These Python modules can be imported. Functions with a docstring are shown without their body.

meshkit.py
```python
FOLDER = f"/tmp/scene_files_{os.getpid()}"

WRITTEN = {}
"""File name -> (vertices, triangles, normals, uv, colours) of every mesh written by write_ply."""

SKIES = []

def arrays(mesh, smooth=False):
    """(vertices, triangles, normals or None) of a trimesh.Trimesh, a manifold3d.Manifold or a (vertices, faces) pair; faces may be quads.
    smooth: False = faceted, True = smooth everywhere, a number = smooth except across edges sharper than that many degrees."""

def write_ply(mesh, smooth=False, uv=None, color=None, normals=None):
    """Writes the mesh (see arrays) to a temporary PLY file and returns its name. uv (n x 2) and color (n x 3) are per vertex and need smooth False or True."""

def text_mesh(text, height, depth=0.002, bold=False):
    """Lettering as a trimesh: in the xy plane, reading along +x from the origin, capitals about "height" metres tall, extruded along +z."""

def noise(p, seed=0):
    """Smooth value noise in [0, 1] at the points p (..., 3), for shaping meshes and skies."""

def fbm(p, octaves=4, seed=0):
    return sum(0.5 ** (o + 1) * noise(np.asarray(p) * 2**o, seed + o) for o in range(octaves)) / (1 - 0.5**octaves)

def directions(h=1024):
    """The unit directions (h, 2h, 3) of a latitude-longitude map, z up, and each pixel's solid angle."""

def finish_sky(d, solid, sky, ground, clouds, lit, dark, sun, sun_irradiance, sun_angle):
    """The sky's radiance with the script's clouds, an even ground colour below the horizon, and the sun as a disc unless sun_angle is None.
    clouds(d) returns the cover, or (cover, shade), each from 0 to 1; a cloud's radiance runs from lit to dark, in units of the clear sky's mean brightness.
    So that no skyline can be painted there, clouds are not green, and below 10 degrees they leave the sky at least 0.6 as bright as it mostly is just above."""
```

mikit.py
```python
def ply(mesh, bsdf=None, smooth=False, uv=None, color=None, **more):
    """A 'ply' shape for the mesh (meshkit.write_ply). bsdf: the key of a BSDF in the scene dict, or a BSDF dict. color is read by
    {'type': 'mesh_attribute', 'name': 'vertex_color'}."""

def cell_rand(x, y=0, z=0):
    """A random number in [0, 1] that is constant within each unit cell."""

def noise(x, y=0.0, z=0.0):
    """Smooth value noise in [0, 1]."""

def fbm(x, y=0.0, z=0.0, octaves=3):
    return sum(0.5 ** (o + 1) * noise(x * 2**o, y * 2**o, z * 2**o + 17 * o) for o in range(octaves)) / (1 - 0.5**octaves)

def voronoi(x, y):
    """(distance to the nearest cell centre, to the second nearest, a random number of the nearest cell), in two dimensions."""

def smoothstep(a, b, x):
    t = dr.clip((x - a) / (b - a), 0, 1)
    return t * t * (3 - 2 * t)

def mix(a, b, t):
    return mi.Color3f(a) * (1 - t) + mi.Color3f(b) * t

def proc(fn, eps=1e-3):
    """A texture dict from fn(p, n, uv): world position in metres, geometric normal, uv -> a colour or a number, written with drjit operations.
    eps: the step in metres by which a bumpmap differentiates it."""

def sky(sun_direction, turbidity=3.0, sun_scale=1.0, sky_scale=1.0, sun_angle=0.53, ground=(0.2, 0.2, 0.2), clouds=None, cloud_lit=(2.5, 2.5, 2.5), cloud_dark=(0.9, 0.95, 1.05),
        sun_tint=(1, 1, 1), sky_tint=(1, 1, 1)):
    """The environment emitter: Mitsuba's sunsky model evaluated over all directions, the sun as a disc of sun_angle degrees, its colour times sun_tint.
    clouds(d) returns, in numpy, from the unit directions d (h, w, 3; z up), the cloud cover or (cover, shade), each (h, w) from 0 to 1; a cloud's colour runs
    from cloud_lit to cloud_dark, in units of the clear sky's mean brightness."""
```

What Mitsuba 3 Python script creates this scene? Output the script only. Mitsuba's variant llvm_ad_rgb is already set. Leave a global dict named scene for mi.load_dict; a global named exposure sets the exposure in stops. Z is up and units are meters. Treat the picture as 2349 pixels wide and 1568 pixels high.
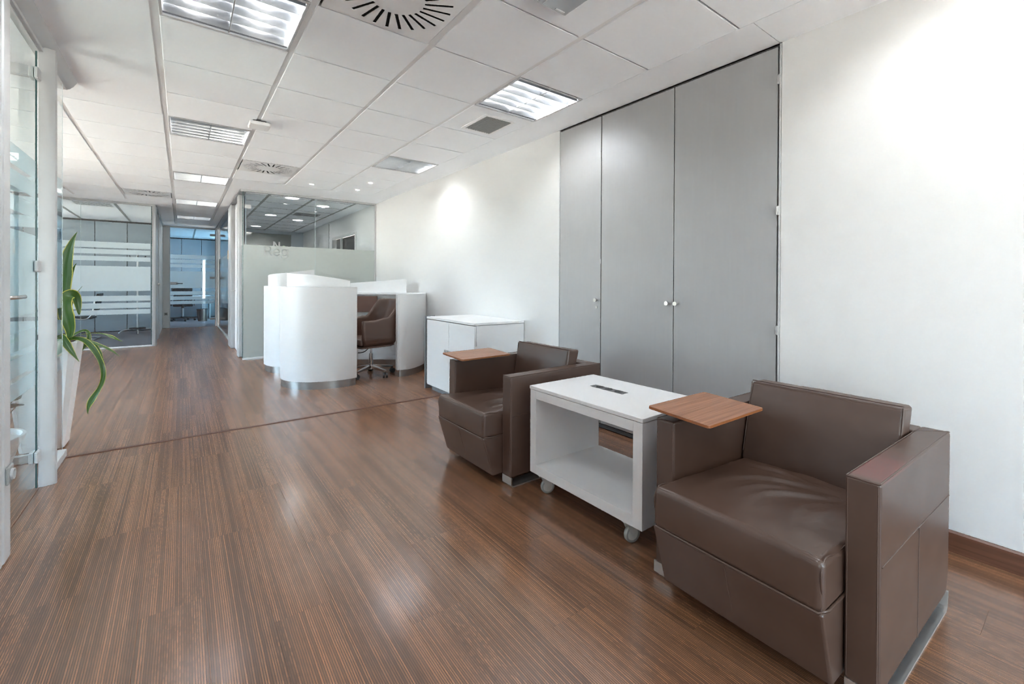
import math
import numpy as np
import trimesh
import drjit as dr
import mitsuba as mi
import mikit
import meshkit
from shapely.geometry import Polygon, Point, box as sbox
from shapely import affinity

T = mi.ScalarTransform4f
scene, labels = {}, {}

# ------------------------------------------------------------------ camera, sky, exposure
CH = 1.217                       # eye height above the floor
F_PX, CY_PX = 1014.59, 652.78    # focal length and horizon row, in pixels of a 2349 x 1568 frame
RIGHT = np.array([0.80161669, -0.59781713, 0.00503679])
UP = np.array([-0.0011524, 0.00687985, 0.99997567])
FWD = np.array([0.59783723, 0.80160299, -0.00482608])
EYE = np.array([0, 0, CH])
scene['camera'] = {
    'type': 'perspective', 'fov_axis': 'x', 'fov': 2 * math.degrees(math.atan(2349 / 2 / F_PX)),
    'to_world': T().look_at(origin=EYE.tolist(), target=(EYE + FWD).tolist(), up=UP.tolist()),
    'principal_point_offset_x': 0.0, 'principal_point_offset_y': (784.0 - CY_PX) / 1568.0,
    'near_clip': 0.05, 'far_clip': 200.0}
DAY = 84.0                       # brightness of the daylight outside; the sun stands behind the building and lights the pale paving outside the windows
scene['sky'] = mikit.sky([0.62, 0.45, 0.65], turbidity=4.0, sun_scale=DAY, sky_scale=DAY, ground=(0.68, 0.665, 0.65), sky_tint=(1.09, 1.0, 0.885))
TUBE = 120.0                     # radiance of the fluorescent tubes
SPOT = 200.0
DOWNLIGHT = 110.0
exposure = 0.08

# ------------------------------------------------------------------ names, labels
_taken = set()


def uniq(name):
    k, n = name, 0
    while k in _taken:
        n += 1
        k = f'{name}_{n:03d}'
    _taken.add(k)
    return k


def thing(name, label, cat=None, group=None, kind=None):
    key = uniq(name)
    d = {'label': label}
    if cat:
        d['category'] = cat
    if group:
        d['group'] = group
    if kind:
        d['kind'] = kind
    labels[key] = d
    return key


def put(key, mesh, mat, smooth=False, **kw):
    scene[key] = mikit.ply(mesh, mat, smooth, **kw)
    return key


def part(parent, name, mesh, mat, smooth=False, label=None, kind=None, **kw):
    key = uniq(f'{parent}__{name}')
    put(key, mesh, mat, smooth, **kw)
    if label or kind:
        labels[key] = {**({'label': label} if label else {}), **({'kind': kind} if kind else {})}
    return key


def single(name, mesh, mat, label, cat=None, group=None, kind=None, smooth=False, **kw):
    return put(thing(name, label, cat, group, kind), mesh, mat, smooth, **kw)


# ------------------------------------------------------------------ mesh helpers
def box(x0, x1, y0, y1, z0, z1):
    m = trimesh.creation.box(extents=(x1 - x0, y1 - y0, z1 - z0))
    m.apply_translation(((x0 + x1) / 2, (y0 + y1) / 2, (z0 + z1) / 2))
    return m


def cbox(x0, x1, y0, y1, z0, z1, c=0.004):
    pts = []
    for a, sx in ((x0, 1), (x1, -1)):
        for b, sy in ((y0, 1), (y1, -1)):
            for d, sz in ((z0, 1), (z1, -1)):
                pts += [(a, b + sy * c, d + sz * c), (a + sx * c, b, d + sz * c), (a + sx * c, b + sy * c, d)]
    return trimesh.PointCloud(pts).convex_hull


def cat(*ms):
    out = []
    for m in ms:
        out += m if isinstance(m, (list, tuple)) else [m]
    return trimesh.util.concatenate(out)


def cyl(p0, p1, r, n=24):
    return trimesh.creation.cylinder(radius=r, segment=[p0, p1], sections=n)


def extr(poly, z0, z1):
    gs = getattr(poly, 'geoms', [poly])
    m = cat([trimesh.creation.extrude_polygon(g, z1 - z0, engine='earcut') for g in gs])
    m.apply_translation((0, 0, z0))
    return m


def prism_y(pts_xz, y0, y1):
    """A profile in x and z, extruded along y."""
    m = trimesh.creation.extrude_polygon(Polygon(pts_xz), y1 - y0, engine='earcut')
    v = np.array(m.vertices)
    m.vertices = np.stack([v[:, 0], y1 - v[:, 2], v[:, 1]], 1)
    return m


def prism_x(pts_yz, x0, x1):
    m = trimesh.creation.extrude_polygon(Polygon(pts_yz), x1 - x0, engine='earcut')
    v = np.array(m.vertices)
    m.vertices = np.stack([x0 + v[:, 2], v[:, 0], v[:, 1]], 1)
    return m


def tube(pts, r, n=8, closed=False):
    p = np.asarray(pts, float)
    t = np.gradient(p, axis=0)
    t /= np.linalg.norm(t, axis=1, keepdims=True) + 1e-12
    ref = np.array([0, 0, 1.0]) if abs(t[0][2]) < 0.9 else np.array([1.0, 0, 0])
    a = np.cross(t[0], ref)
    A = []
    for k in range(len(p)):
        a = a - t[k] * (a @ t[k])
        a /= np.linalg.norm(a) + 1e-12
        A.append(a)
    A = np.array(A)
    B = np.cross(t, A)
    ang = np.arange(n) * 2 * np.pi / n
    rr = np.broadcast_to(r, (len(p),))[:, None, None]
    v = p[:, None] + rr * (np.cos(ang)[None, :, None] * A[:, None] + np.sin(ang)[None, :, None] * B[:, None])
    i, j = np.meshgrid(np.arange(len(p) - 1), np.arange(n), indexing='ij')
    q = np.stack([i * n + j, i * n + (j + 1) % n, (i + 1) * n + (j + 1) % n, (i + 1) * n + j], -1).reshape(-1, 4)
    f = np.vstack([q[:, [0, 1, 2]], q[:, [0, 2, 3]]])
    V = np.vstack([v.reshape(-1, 3), p[:1], p[-1:]])
    m = len(p) * n
    caps = [[m, (k + 1) % n, k] for k in range(n)] + [[m + 1, m - n + k, m - n + (k + 1) % n] for k in range(n)]
    return trimesh.Trimesh(V, np.vstack([f, caps]), process=False)


def spline(pts, n=24):
    from scipy.interpolate import CubicSpline
    p = np.asarray(pts, float)
    s = np.r_[0, np.cumsum(np.linalg.norm(np.diff(p, axis=0), axis=1))]
    return CubicSpline(s, p)(np.linspace(0, s[-1], n))


def lathe(prof, n=32, at=(0, 0, 0)):
    m = trimesh.creation.revolve(np.array(prof, float), sections=n)
    m.apply_translation(at)
    return m


def softbox(x0, x1, y0, y1, z0, z1, r=0.02, step=0.04, k=4):
    """A box with round edges on a grid that can be bent afterwards."""
    lo, hi = np.array([x0, y0, z0]), np.array([x1, y1, z1])
    h, c = (hi - lo) / 2, (hi + lo) / 2
    axes = []
    for d in range(3):
        e = h[d] * np.ones(1)
        a = -h[d] + r * (1 - np.cos(np.linspace(0, np.pi / 2, k + 1)))
        inner = np.linspace(-h[d] + r, h[d] - r, max(2, int(round(2 * (h[d] - r) / step)) + 1))
        axes.append(np.concatenate([a[:-1], inner, -a[:-1][::-1]]))
    V, Fq, n0 = [], [], 0
    for d in range(3):
        a, b = (d + 1) % 3, (d + 2) % 3
        A, B = np.meshgrid(axes[a], axes[b], indexing='ij')
        for s in (-1, 1):
            P = np.zeros(A.shape + (3,))
            P[..., a], P[..., b], P[..., d] = A, B, s * h[d]
            na, nb = A.shape
            i, j = np.meshgrid(np.arange(na - 1), np.arange(nb - 1), indexing='ij')
            q = np.stack([i * nb + j, (i + 1) * nb + j, (i + 1) * nb + j + 1, i * nb + j + 1], -1).reshape(-1, 4)
            if s < 0:
                q = q[:, ::-1]
            V.append(P.reshape(-1, 3))
            Fq.append(q + n0)
            n0 += na * nb
    p = np.vstack(V)
    q = np.clip(p, -(h - r), h - r)
    d = p - q
    p = q + r * d / np.maximum(np.linalg.norm(d, axis=1, keepdims=True), 1e-9)
    f = np.vstack(Fq)
    m = trimesh.Trimesh(p + c, np.vstack([f[:, [0, 1, 2]], f[:, [0, 2, 3]]]), process=False)
    m.merge_vertices(digits_vertex=6)
    return m


def warp(m, fn):
    v = np.array(m.vertices)
    m.vertices = fn(v)
    return m


def moved(m, x=0, y=0, z=0, rz=0.0):
    m = m.copy()
    if rz:
        m.apply_transform(trimesh.transformations.rotation_matrix(rz, (0, 0, 1)))
    m.apply_translation((x, y, z))
    return m


# ------------------------------------------------------------------ materials
def rgb(*c):
    return {'type': 'rgb', 'value': list(map(float, c if len(c) == 3 else (c[0],) * 3))}


def pr(base, rough=0.5, metallic=0.0, spec=0.5, **kw):
    return {'type': 'twosided', 'b': {'type': 'principled', 'base_color': base if isinstance(base, dict) else rgb(*base), 'roughness': float(rough), 'metallic': float(metallic), 'specular': float(spec), **kw}}


def bump(inner, fn, scale, eps=1e-3):
    return {'type': 'twosided', 'b': {'type': 'bumpmap', 'arbitrary': mikit.proc(fn, eps), 'scale': float(scale), 'bsdf': inner['b'] if inner.get('type') == 'twosided' else inner}}


def mat(name, d):
    scene['mat_' + name] = d
    return 'mat_' + name


WALL = mat('wall', pr((0.70, 0.70, 0.697), 0.7, spec=0.25))
PLASTER = mat('plaster', pr((0.865, 0.885, 0.91), 0.8, spec=0.2))


def tile_fn(p, n, uv):
    g = mikit.noise(p.x * 220, p.y * 220) * 0.5 + mikit.noise(p.x * 60, p.y * 60) * 0.5
    t = mikit.cell_rand(dr.floor((p.x + 0.119) / 0.66), dr.floor((p.y - 0.033) / 0.6))
    return mikit.mix((0.855, 0.875, 0.90), (0.89, 0.91, 0.935), 0.5 * g + 0.5 * t)


TILE = mat('ceiling_tile', pr(mikit.proc(tile_fn), 0.9, spec=0.1))
RUNNER = mat('runner', pr((0.80, 0.80, 0.80), 0.6, spec=0.3))
RUNNER_DARK = mat('runner_dark', pr((0.16, 0.16, 0.16), 0.6, spec=0.3))
VOID = mat('void', pr((0.008, 0.008, 0.008), 0.9, spec=0.1))
ALU = mat('aluminium_frame', pr((0.54, 0.545, 0.55), 0.38, 0.0, 0.5))
ALU_DARK = mat('aluminium_dark', pr((0.22, 0.23, 0.24), 0.4, 0.3))
STEEL = mat('brushed_steel', pr((0.62, 0.61, 0.59), 0.24, 1.0))
PLINTH = mat('plinth_steel', pr((0.36, 0.355, 0.345), 0.32, 0.85))
SATIN = mat('satin_steel', pr((0.72, 0.71, 0.69), 0.42, 0.85))
CHROME = mat('chrome', pr((0.78, 0.78, 0.78), 0.10, 1.0))
LOUVRE = mat('louvre', pr((0.55, 0.56, 0.57), 0.22, 0.95))
REFLECTOR = mat('reflector', pr((0.50, 0.50, 0.51), 0.3, 0.7, 0.5))
LAMP_WHITE = mat('white_enamel', pr((0.85, 0.85, 0.85), 0.35))
LAMINATE = mat('white_laminate', pr((0.73, 0.735, 0.74), 0.35, spec=0.4))
DESK_WHITE = mat('desk_white', pr((0.72, 0.72, 0.72), 0.5, spec=0.45))


def translucent():
    return {'type': 'principledthin', 'base_color': rgb(0.9, 0.9, 0.9), 'roughness': 0.4, 'diff_trans': 0.8, 'eta': 1.4}


SCREEN = mat('milky_acrylic', translucent())


def door_grey(p, n, uv):
    g = mikit.noise(p.x * 3, p.y * 90, p.z * 6)
    return mikit.mix((0.392, 0.392, 0.395), (0.404, 0.404, 0.407), g)


GREY_DOOR = mat('grey_laminate', pr(mikit.proc(door_grey), 0.42, spec=0.4))
GREY_PANEL = mat('grey_panel', pr((0.36, 0.42, 0.47), 0.5))
GLASS = mat('glass', {'type': 'thindielectric', 'int_ior': 1.5, 'specular_transmittance': rgb(0.93, 0.965, 0.96)})
GLASS_BLUE = mat('solar_glass', {'type': 'thindielectric', 'int_ior': 1.5, 'specular_transmittance': rgb(0.40, 0.52, 0.60)})
GLASS_DOOR = mat('door_glass', {'type': 'thindielectric', 'int_ior': 1.5, 'specular_transmittance': rgb(0.84, 0.93, 0.92)})
GLASS_EDGE = mat('glass_edge', pr((0.03, 0.07, 0.07), 0.2, 0.0, 0.6))
GLASS_EDGE_PALE = mat('glass_edge_pale', pr((0.62, 0.72, 0.74), 0.2, 0.0, 0.6))
FILM = mat('frosted_film', {'type': 'principledthin', 'base_color': rgb(0.74, 0.82, 0.85), 'roughness': 0.45, 'diff_trans': 0.95, 'eta': 1.3})
FILM_GREY = mat('frosted_film_grey', {'type': 'principledthin', 'base_color': rgb(0.60, 0.63, 0.61), 'roughness': 0.35, 'diff_trans': 0.75, 'eta': 1.3})
FILM_LETTER = mat('film_letter', {'type': 'principledthin', 'base_color': rgb(0.588, 0.618, 0.599), 'roughness': 0.5, 'diff_trans': 0.75, 'eta': 1.3})
BLACK = mat('black_plastic', pr((0.015, 0.015, 0.016), 0.4))
BLACK_FABRIC = mat('black_fabric', pr((0.02, 0.02, 0.022), 0.85, spec=0.2))
GREY_PLASTIC = mat('grey_plastic', pr((0.30, 0.31, 0.30), 0.5))
SOCKET_GREY = mat('socket_grey', pr((0.09, 0.09, 0.092), 0.5))
LENS_GREY = mat('lens_grey', pr((0.42, 0.43, 0.44), 0.15, 0.3))
PALE_PLASTIC = mat('pale_plastic', pr((0.62, 0.63, 0.60), 0.45))
KNOB = mat('satin_nickel', pr((0.50, 0.49, 0.47), 0.3, 0.9))
DARK_GAP = mat('dark_gap', pr((0.05, 0.05, 0.05), 0.7))
CARPET = mat('grey_carpet', pr((0.13, 0.13, 0.145), 0.9, spec=0.1))
CARPET_PALE = mat('pale_carpet', pr((0.30, 0.30, 0.30), 0.9, spec=0.1))
BEIGE = mat('beige_plastic', pr((0.70, 0.52, 0.36), 0.5))
POT_WHITE = mat('pot_white', pr((0.84, 0.84, 0.84), 0.35))
SOIL = mat('soil', pr((0.04, 0.028, 0.02), 0.95))


# floor boards: narrow dark and orange stripes along the boards, broken up by grain
PW, PL, PX0 = 0.196, 1.21, 2.815


def board_off(i):
    return np.mod(np.floor(np.mod(i * 0.618034, 1.0) * 8) / 8 * PL + 0.1, PL)


def floor_fn(p, n, uv):
    i = dr.floor((PX0 - p.x) / PW)
    fr = i * 0.618034
    fr = fr - dr.floor(fr)
    off = dr.floor(fr * 8) / 8 * PL + 0.1
    j = dr.floor((p.y - off) / PL)
    r1, r2 = mikit.cell_rand(i, j, 1), mikit.cell_rand(i, j, 2)
    x = p.x + 0.0030 * (mikit.noise(p.x * 9, p.y * 1.6) - 0.5) + 0.0016 * (mikit.noise(p.x * 60, p.y * 9) - 0.5)
    k = x / 0.0068
    s = dr.floor(k)
    w = dr.abs(k - s - 0.5) * 2
    a = mikit.cell_rand(s, i, j)
    brk = 0.6 * mikit.noise(s * 7.31, p.y * 9 + a * 40) + 0.4 * mikit.noise(s * 3.17, p.y * 34 + a * 20)
    patch = mikit.smoothstep(0.62, 0.82, mikit.noise(p.x * 11 + 5, p.y * 1.1 + r2 * 9))
    fine = mikit.noise(p.x * 1400, p.y * 45)
    band = mikit.noise(p.x * 24 + r2 * 3, p.y * 0.7)
    lvl = 0.25 + 0.75 * mikit.smoothstep(0.15, 0.85, 0.40 * a + 0.40 * brk + 0.25 * band)
    line = mikit.smoothstep(0.25, 0.62, 1 - w) * lvl * (1 - 0.5 * patch * mikit.smoothstep(0.35, 0.6, mikit.noise(s * 5.7, p.y * 60)))
    dark = mikit.mix((0.062, 0.034, 0.023), (0.105, 0.055, 0.034), band * 0.9 + r1 * 0.1)
    light = mikit.mix((0.25, 0.112, 0.053), (0.40, 0.180, 0.085), a)
    c = mikit.mix(dark, light, line * (0.55 + 0.45 * fine))
    return c * (0.96 + 0.08 * r1)


def floor_bump(p, n, uv):
    k = p.x / 0.0068
    w = dr.abs(k - dr.floor(k) - 0.5) * 2
    return 0.6 * mikit.smoothstep(0.2, 0.8, w) + 0.4 * mikit.noise(p.x * 500, p.y * 60)


FLOOR = mat('floor_boards', pr(mikit.proc(floor_fn), 0.215, spec=0.85))


def base_fn(p, n, uv):
    g = mikit.noise(p.y * 6, p.z * 160, p.x * 160)
    return mikit.mix((0.070, 0.028, 0.016), (0.115, 0.047, 0.027), g)


WOOD_DARK = mat('wood_dark', pr(mikit.proc(base_fn), 0.35))


def tablet_fn(p, n, uv):
    g = mikit.noise(p.x * 7, p.y * 210) * 0.6 + mikit.noise(p.x * 3, p.y * 60) * 0.4
    return mikit.mix((0.165, 0.068, 0.034), (0.28, 0.128, 0.070), g)


WOOD_TABLET = mat('wood_tablet', pr(mikit.proc(tablet_fn), 0.38))
WOOD_EDGE = mat('wood_edge', pr((0.20, 0.065, 0.02), 0.45))


def leather_fn(p, n, uv):
    g = mikit.fbm(p.x * 7, p.y * 7, p.z * 7, 3)
    return mikit.mix((0.052, 0.030, 0.0215), (0.073, 0.0435, 0.033), g)


def leather_bump(p, n, uv):
    return mikit.noise(p.x * 420, p.y * 420, p.z * 420) * 0.7 + mikit.noise(p.x * 170, p.y * 170, p.z * 170) * 0.5


LEATHER = mat('brown_leather', bump(pr(mikit.proc(leather_fn), 0.30, spec=0.5), leather_bump, 0.0006, 8e-4))


def worn_fn(p, n, uv):
    m = mikit.smoothstep(0.645, 0.655, p.z) * mikit.smoothstep(1.57, 1.62, p.x) * (1 - mikit.smoothstep(1.76, 1.98, p.x + 0.06 * mikit.noise(p.x * 20, p.y * 20)))
    return mikit.mix(leather_fn(p, n, uv), (0.105, 0.030, 0.026), 0.85 * m)


WORN = mat('worn_leather', bump(pr(mikit.proc(worn_fn), 0.30, spec=0.5), leather_bump, 0.0006, 8e-4))
PIPING = mat('leather_piping', pr((0.060, 0.034, 0.025), 0.38))
STITCH = mat('stitching', pr((0.075, 0.045, 0.034), 0.6))
CHAIR_LEATHER = mat('swivel_leather', pr((0.068, 0.036, 0.025), 0.40))
BROWN_PANEL = mat('brown_panel', pr((0.075, 0.030, 0.018), 0.5))
LEAF = mat('leaf', {'type': 'twosided', 'b': {'type': 'principled', 'base_color': {'type': 'mesh_attribute', 'name': 'vertex_color'}, 'roughness': 0.38, 'specular': 0.5}})
DRY_LEAF = mat('dark_leaf', pr((0.05, 0.06, 0.04), 0.6))


def glow(v, tint=(1, 1, 1)):
    return {'type': 'area', 'radiance': rgb(*(v * t for t in tint))}


EMIT = mat('lamp_body', pr((0.9, 0.9, 0.9), 0.5))

# ------------------------------------------------------------------ the room
ZC = 2.639           # ceiling
XW = 2.83            # right wall
X_PART = -0.61       # left partition face
COL = [-0.119, 0.541, 1.200, 1.858]          # ceiling runners
ROW0 = 3.033


def row(k):
    return ROW0 + 0.6 * k


floor = single('floor', box(-3.5, 3.5, -4.2, 18.6, -0.12, -0.007), FLOOR, 'dark brown striped wood floor of long boards', kind='structure')
segs = []
for i in range(-1, 24):
    xa, xb = PX0 - (i + 1) * PW, PX0 - i * PW
    for ra, rb, ya, yb in ((X_PART - 0.06, 2.83, 0.0, 4.247), (X_PART - 1.2, 2.83, 4.273, 7.9), (-1.8, 0.78, 7.9, 10.58), (-0.42, 0.78, 10.58, 14.43)):
        a, b = max(xa, ra), min(xb, rb)
        if b - a < 0.02:
            continue
        off = float(board_off(i))
        j0 = math.floor((ya - off) / PL)
        y = ya
        while y < yb - 1e-6:
            y2 = min(yb, off + (j0 + 1) * PL)
            if y2 - y > 0.004:
                segs.append((a, b, y, y2))
            y = y2
            j0 += 1
for a, b, y0, y1 in segs:
    g = 0.0003
    part(floor, 'board', box(a + g, b - g, y0 + g, y1 - g, -0.007, 0.0), FLOOR)
single('floor_rear', box(-3.4, 2.83, -4.0, -0.001, -0.007, 0.0), FLOOR, 'wood floor behind the view', kind='structure')
single('floor_left_office', box(-3.4, X_PART - 0.062, 0.0, 4.25, -0.007, 0.0), FLOOR, 'wood floor of the small office behind the left glass door', kind='structure')
single('floor_left_bay', box(-3.4, -1.812, 4.3, 10.58, -0.007, 0.0), FLOOR, 'wood floor of the open bay behind the left partition', kind='structure')
single('floor_carpet_meeting', box(-3.4, -0.42, 10.58, 14.1, -0.007, 0.0), CARPET, 'grey carpet of the glazed meeting room at the far left', kind='structure')
single('floor_carpet_end', box(-2.3, 1.4, 14.43, 18.5, -0.007, 0.0), CARPET, 'grey carpet of the office behind the glass door at the end of the corridor', kind='structure')
single('floor_carpet_reception', box(0.785, 2.83, 7.9, 14.0, -0.007, 0.0), CARPET_PALE, 'grey carpet of the room behind the reception glass', kind='structure')
single('trim_1', cbox(X_PART - 0.05, 2.815, 4.245, 4.275, -0.004, 0.006, 0.003), WOOD_DARK, 'thin brown threshold strip across the wood floor', kind='structure')

# walls
w = single('wall_right', cat(box(XW, 3.5, -4.0, 1.146, 0, 2.8), box(XW, 3.5, 3.062, 9.09, 0, 2.8), box(XW, 3.5, 10.79, 14.0, 0, 2.8), box(XW, 3.5, 9.09, 10.79, 0, 1.0), box(XW, 3.5, 9.09, 10.79, 2.206, 2.8), box(3.45, 3.5, 1.146, 3.062, 0, 2.8)), WALL,
           'bright white plaster wall on the right', kind='structure')
single('wall_rear', cat(box(-3.4, 0.95, -4.2, -4.0, 0, 2.8), box(2.75, 3.5, -4.2, -4.0, 0, 2.8), box(0.95, 2.75, -4.2, -4.0, 0, 0.1), box(0.95, 2.75, -4.2, -4.0, 2.6, 2.8)), WALL, 'white wall behind the view', kind='structure')
single('wall_left', box(-0.76, X_PART, -1.0, 2.55, 0, 2.639), WALL, 'white wall on the left before the glass door', kind='structure')
single('wall_far', box(-3.5, 1.5, 18.3, 18.5, 0, 2.8), WALL, 'far end wall', kind='structure')
single('wall_facade', cat(box(-3.5, -3.4, -4.2, -3.8, 0, 2.8), box(-3.5, -3.4, -3.8, 18.5, 0, 0.3), box(-3.5, -3.4, -3.8, 18.5, 2.55, 2.8), box(-3.5, -3.4, -1.3, 2.2, 0.3, 2.55), box(-3.5, -3.4, 3.5, 5.4, 0.3, 2.55), box(-3.5, -3.4, 7.2, 11.7, 0.3, 2.55), box(-3.5, -3.4, 12.5, 18.5, 0.3, 2.55)), WALL,
       'outer wall with the office windows on the far left', kind='structure')
for n, (ya, yb) in enumerate(((2.2, 3.5), (5.4, 7.2), (11.7, 12.5), (-3.8, -1.3))):
    k = thing(f'window_{(2, 3, 4, 7)[n]}', ('tall window of the small left office', 'tall window of the open left bay', 'tall window of the far left meeting room', 'tall window of the bay behind the view')[n], kind='structure')
    part(k, 'pane', box(-3.452, -3.45, ya, yb, 0.3, 2.55), GLASS)
    fr = [box(-3.48, -3.42, ya, ya + 0.05, 0.3, 2.55), box(-3.48, -3.42, yb - 0.05, yb, 0.3, 2.55), box(-3.48, -3.42, ya + 0.05, yb - 0.05, 0.3, 0.35), box(-3.48, -3.42, ya + 0.05, yb - 0.05, 2.5, 2.55)]
    part(k, 'window_frame', cat(fr), ALU)
k = thing('window_5', 'large window in the wall behind the view', kind='structure')
part(k, 'pane', box(0.95, 2.75, -4.11, -4.108, 0.1, 2.6), GLASS)
part(k, 'window_frame', cat(box(0.95, 1.0, -4.14, -4.08, 0.1, 2.6), box(2.7, 2.75, -4.14, -4.08, 0.1, 2.6), box(1.0, 2.7, -4.14, -4.08, 0.1, 0.15), box(1.0, 2.7, -4.14, -4.08, 2.55, 2.6)), ALU)
single('wall_left_office', box(-3.4, -0.76, -1.1, -1.0, 0, 2.639), WALL, 'white wall of the small office on the left', kind='structure')
b = single('baseboard_right', prism_y([(2.813, 0), (2.83, 0), (2.83, 0.094), (2.822, 0.094), (2.813, 0.087)], -4.0, 1.145), WOOD_DARK, 'brown wood baseboard along the right wall', kind='structure')
part(b, 'length', prism_y([(2.813, 0), (2.83, 0), (2.83, 0.094), (2.822, 0.094), (2.813, 0.087)], 3.07, 7.88), WOOD_DARK)

# ------------------------------------------------------------------ ceiling
ceiling = single('ceiling', box(-3.5, 3.5, -4.2, 18.6, 2.80, 2.90), PLASTER, 'white suspended ceiling of square tiles with plain borders', kind='structure')
for nm, m in (('border', box(2.495, 2.83, -4.0, 1.155, ZC, 2.8)), ('border', box(2.495, 2.83, 1.158, 7.94, ZC, 2.8)), ('border', box(-0.76, -0.140, -4.0, 4.83, ZC, 2.8)), ('rear_border', box(-3.4, -0.76, -4.0, -1.0, ZC, 2.8)),
              ('border', box(0.569, 2.495, 7.235, 7.94, ZC, 2.8)), ('border', box(0.569, 0.80, 7.94, 14.44, ZC, 2.8)), ('border', box(-0.44, 0.569, 13.83, 14.44, ZC, 2.8)),
              ('border', box(-0.42, -0.147, 10.56, 12.255, ZC, 2.8)), ('border', box(-0.42, -0.147, 12.26, 13.83, ZC, 2.8)), ('border', box(-3.4, -0.147, 10.233, 10.56, ZC, 2.8)),
              ('border', box(-3.4, -0.76, 4.30, 4.83, ZC, 2.8)), ('office_border', box(-3.4, -0.76, -1.0, 4.30, ZC, 2.8)), ('rear_border', box(-0.147, 2.495, -4.0, row(-5), ZC, 2.8)),
              ('border', box(-3.4, -0.42, 10.56, 10.9, ZC, 2.8)), ('border', box(-0.9, -0.42, 10.9, 14.1, ZC, 2.8)), ('border', box(2.55, 2.83, 7.94, 14.0, ZC, 2.8)), ('border', box(-2.3, 1.5, 17.4, 18.4, ZC, 2.8))):
    part(ceiling, nm, m, PLASTER)

SPECIAL = {}   # (column, row) of tiles that hold something else
for r in (-5, -1, 3, 7, 11, 15):
    SPECIAL[(0, r)] = 'lamp'
for r in (-5, -1, 3):
    SPECIAL[(3, r)] = 'lamp'
SPECIAL[(1, -2)] = SPECIAL[(1, 5)] = SPECIAL[(-1, 10)] = 'swirl'
SPECIAL[(-3, 10)] = SPECIAL[(-3, 5)] = 'lamp'


def colx(c):
    a = -0.119 + 0.66 * c
    if c == 3:
        return a + 0.015, 2.494
    return a + (0.019 if c == 0 else 0.015), a + 0.645


def field(cols, r0, r1):
    for c in cols:
        xa, xb = colx(c)
        for r in range(r0, r1):
            if (c, r) in SPECIAL:
                continue
            part(ceiling, 'tile', cbox(xa, xb, row(r) + 0.0045, row(r) + 0.5955, ZC, ZC + 0.016, 0.003), TILE)


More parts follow.
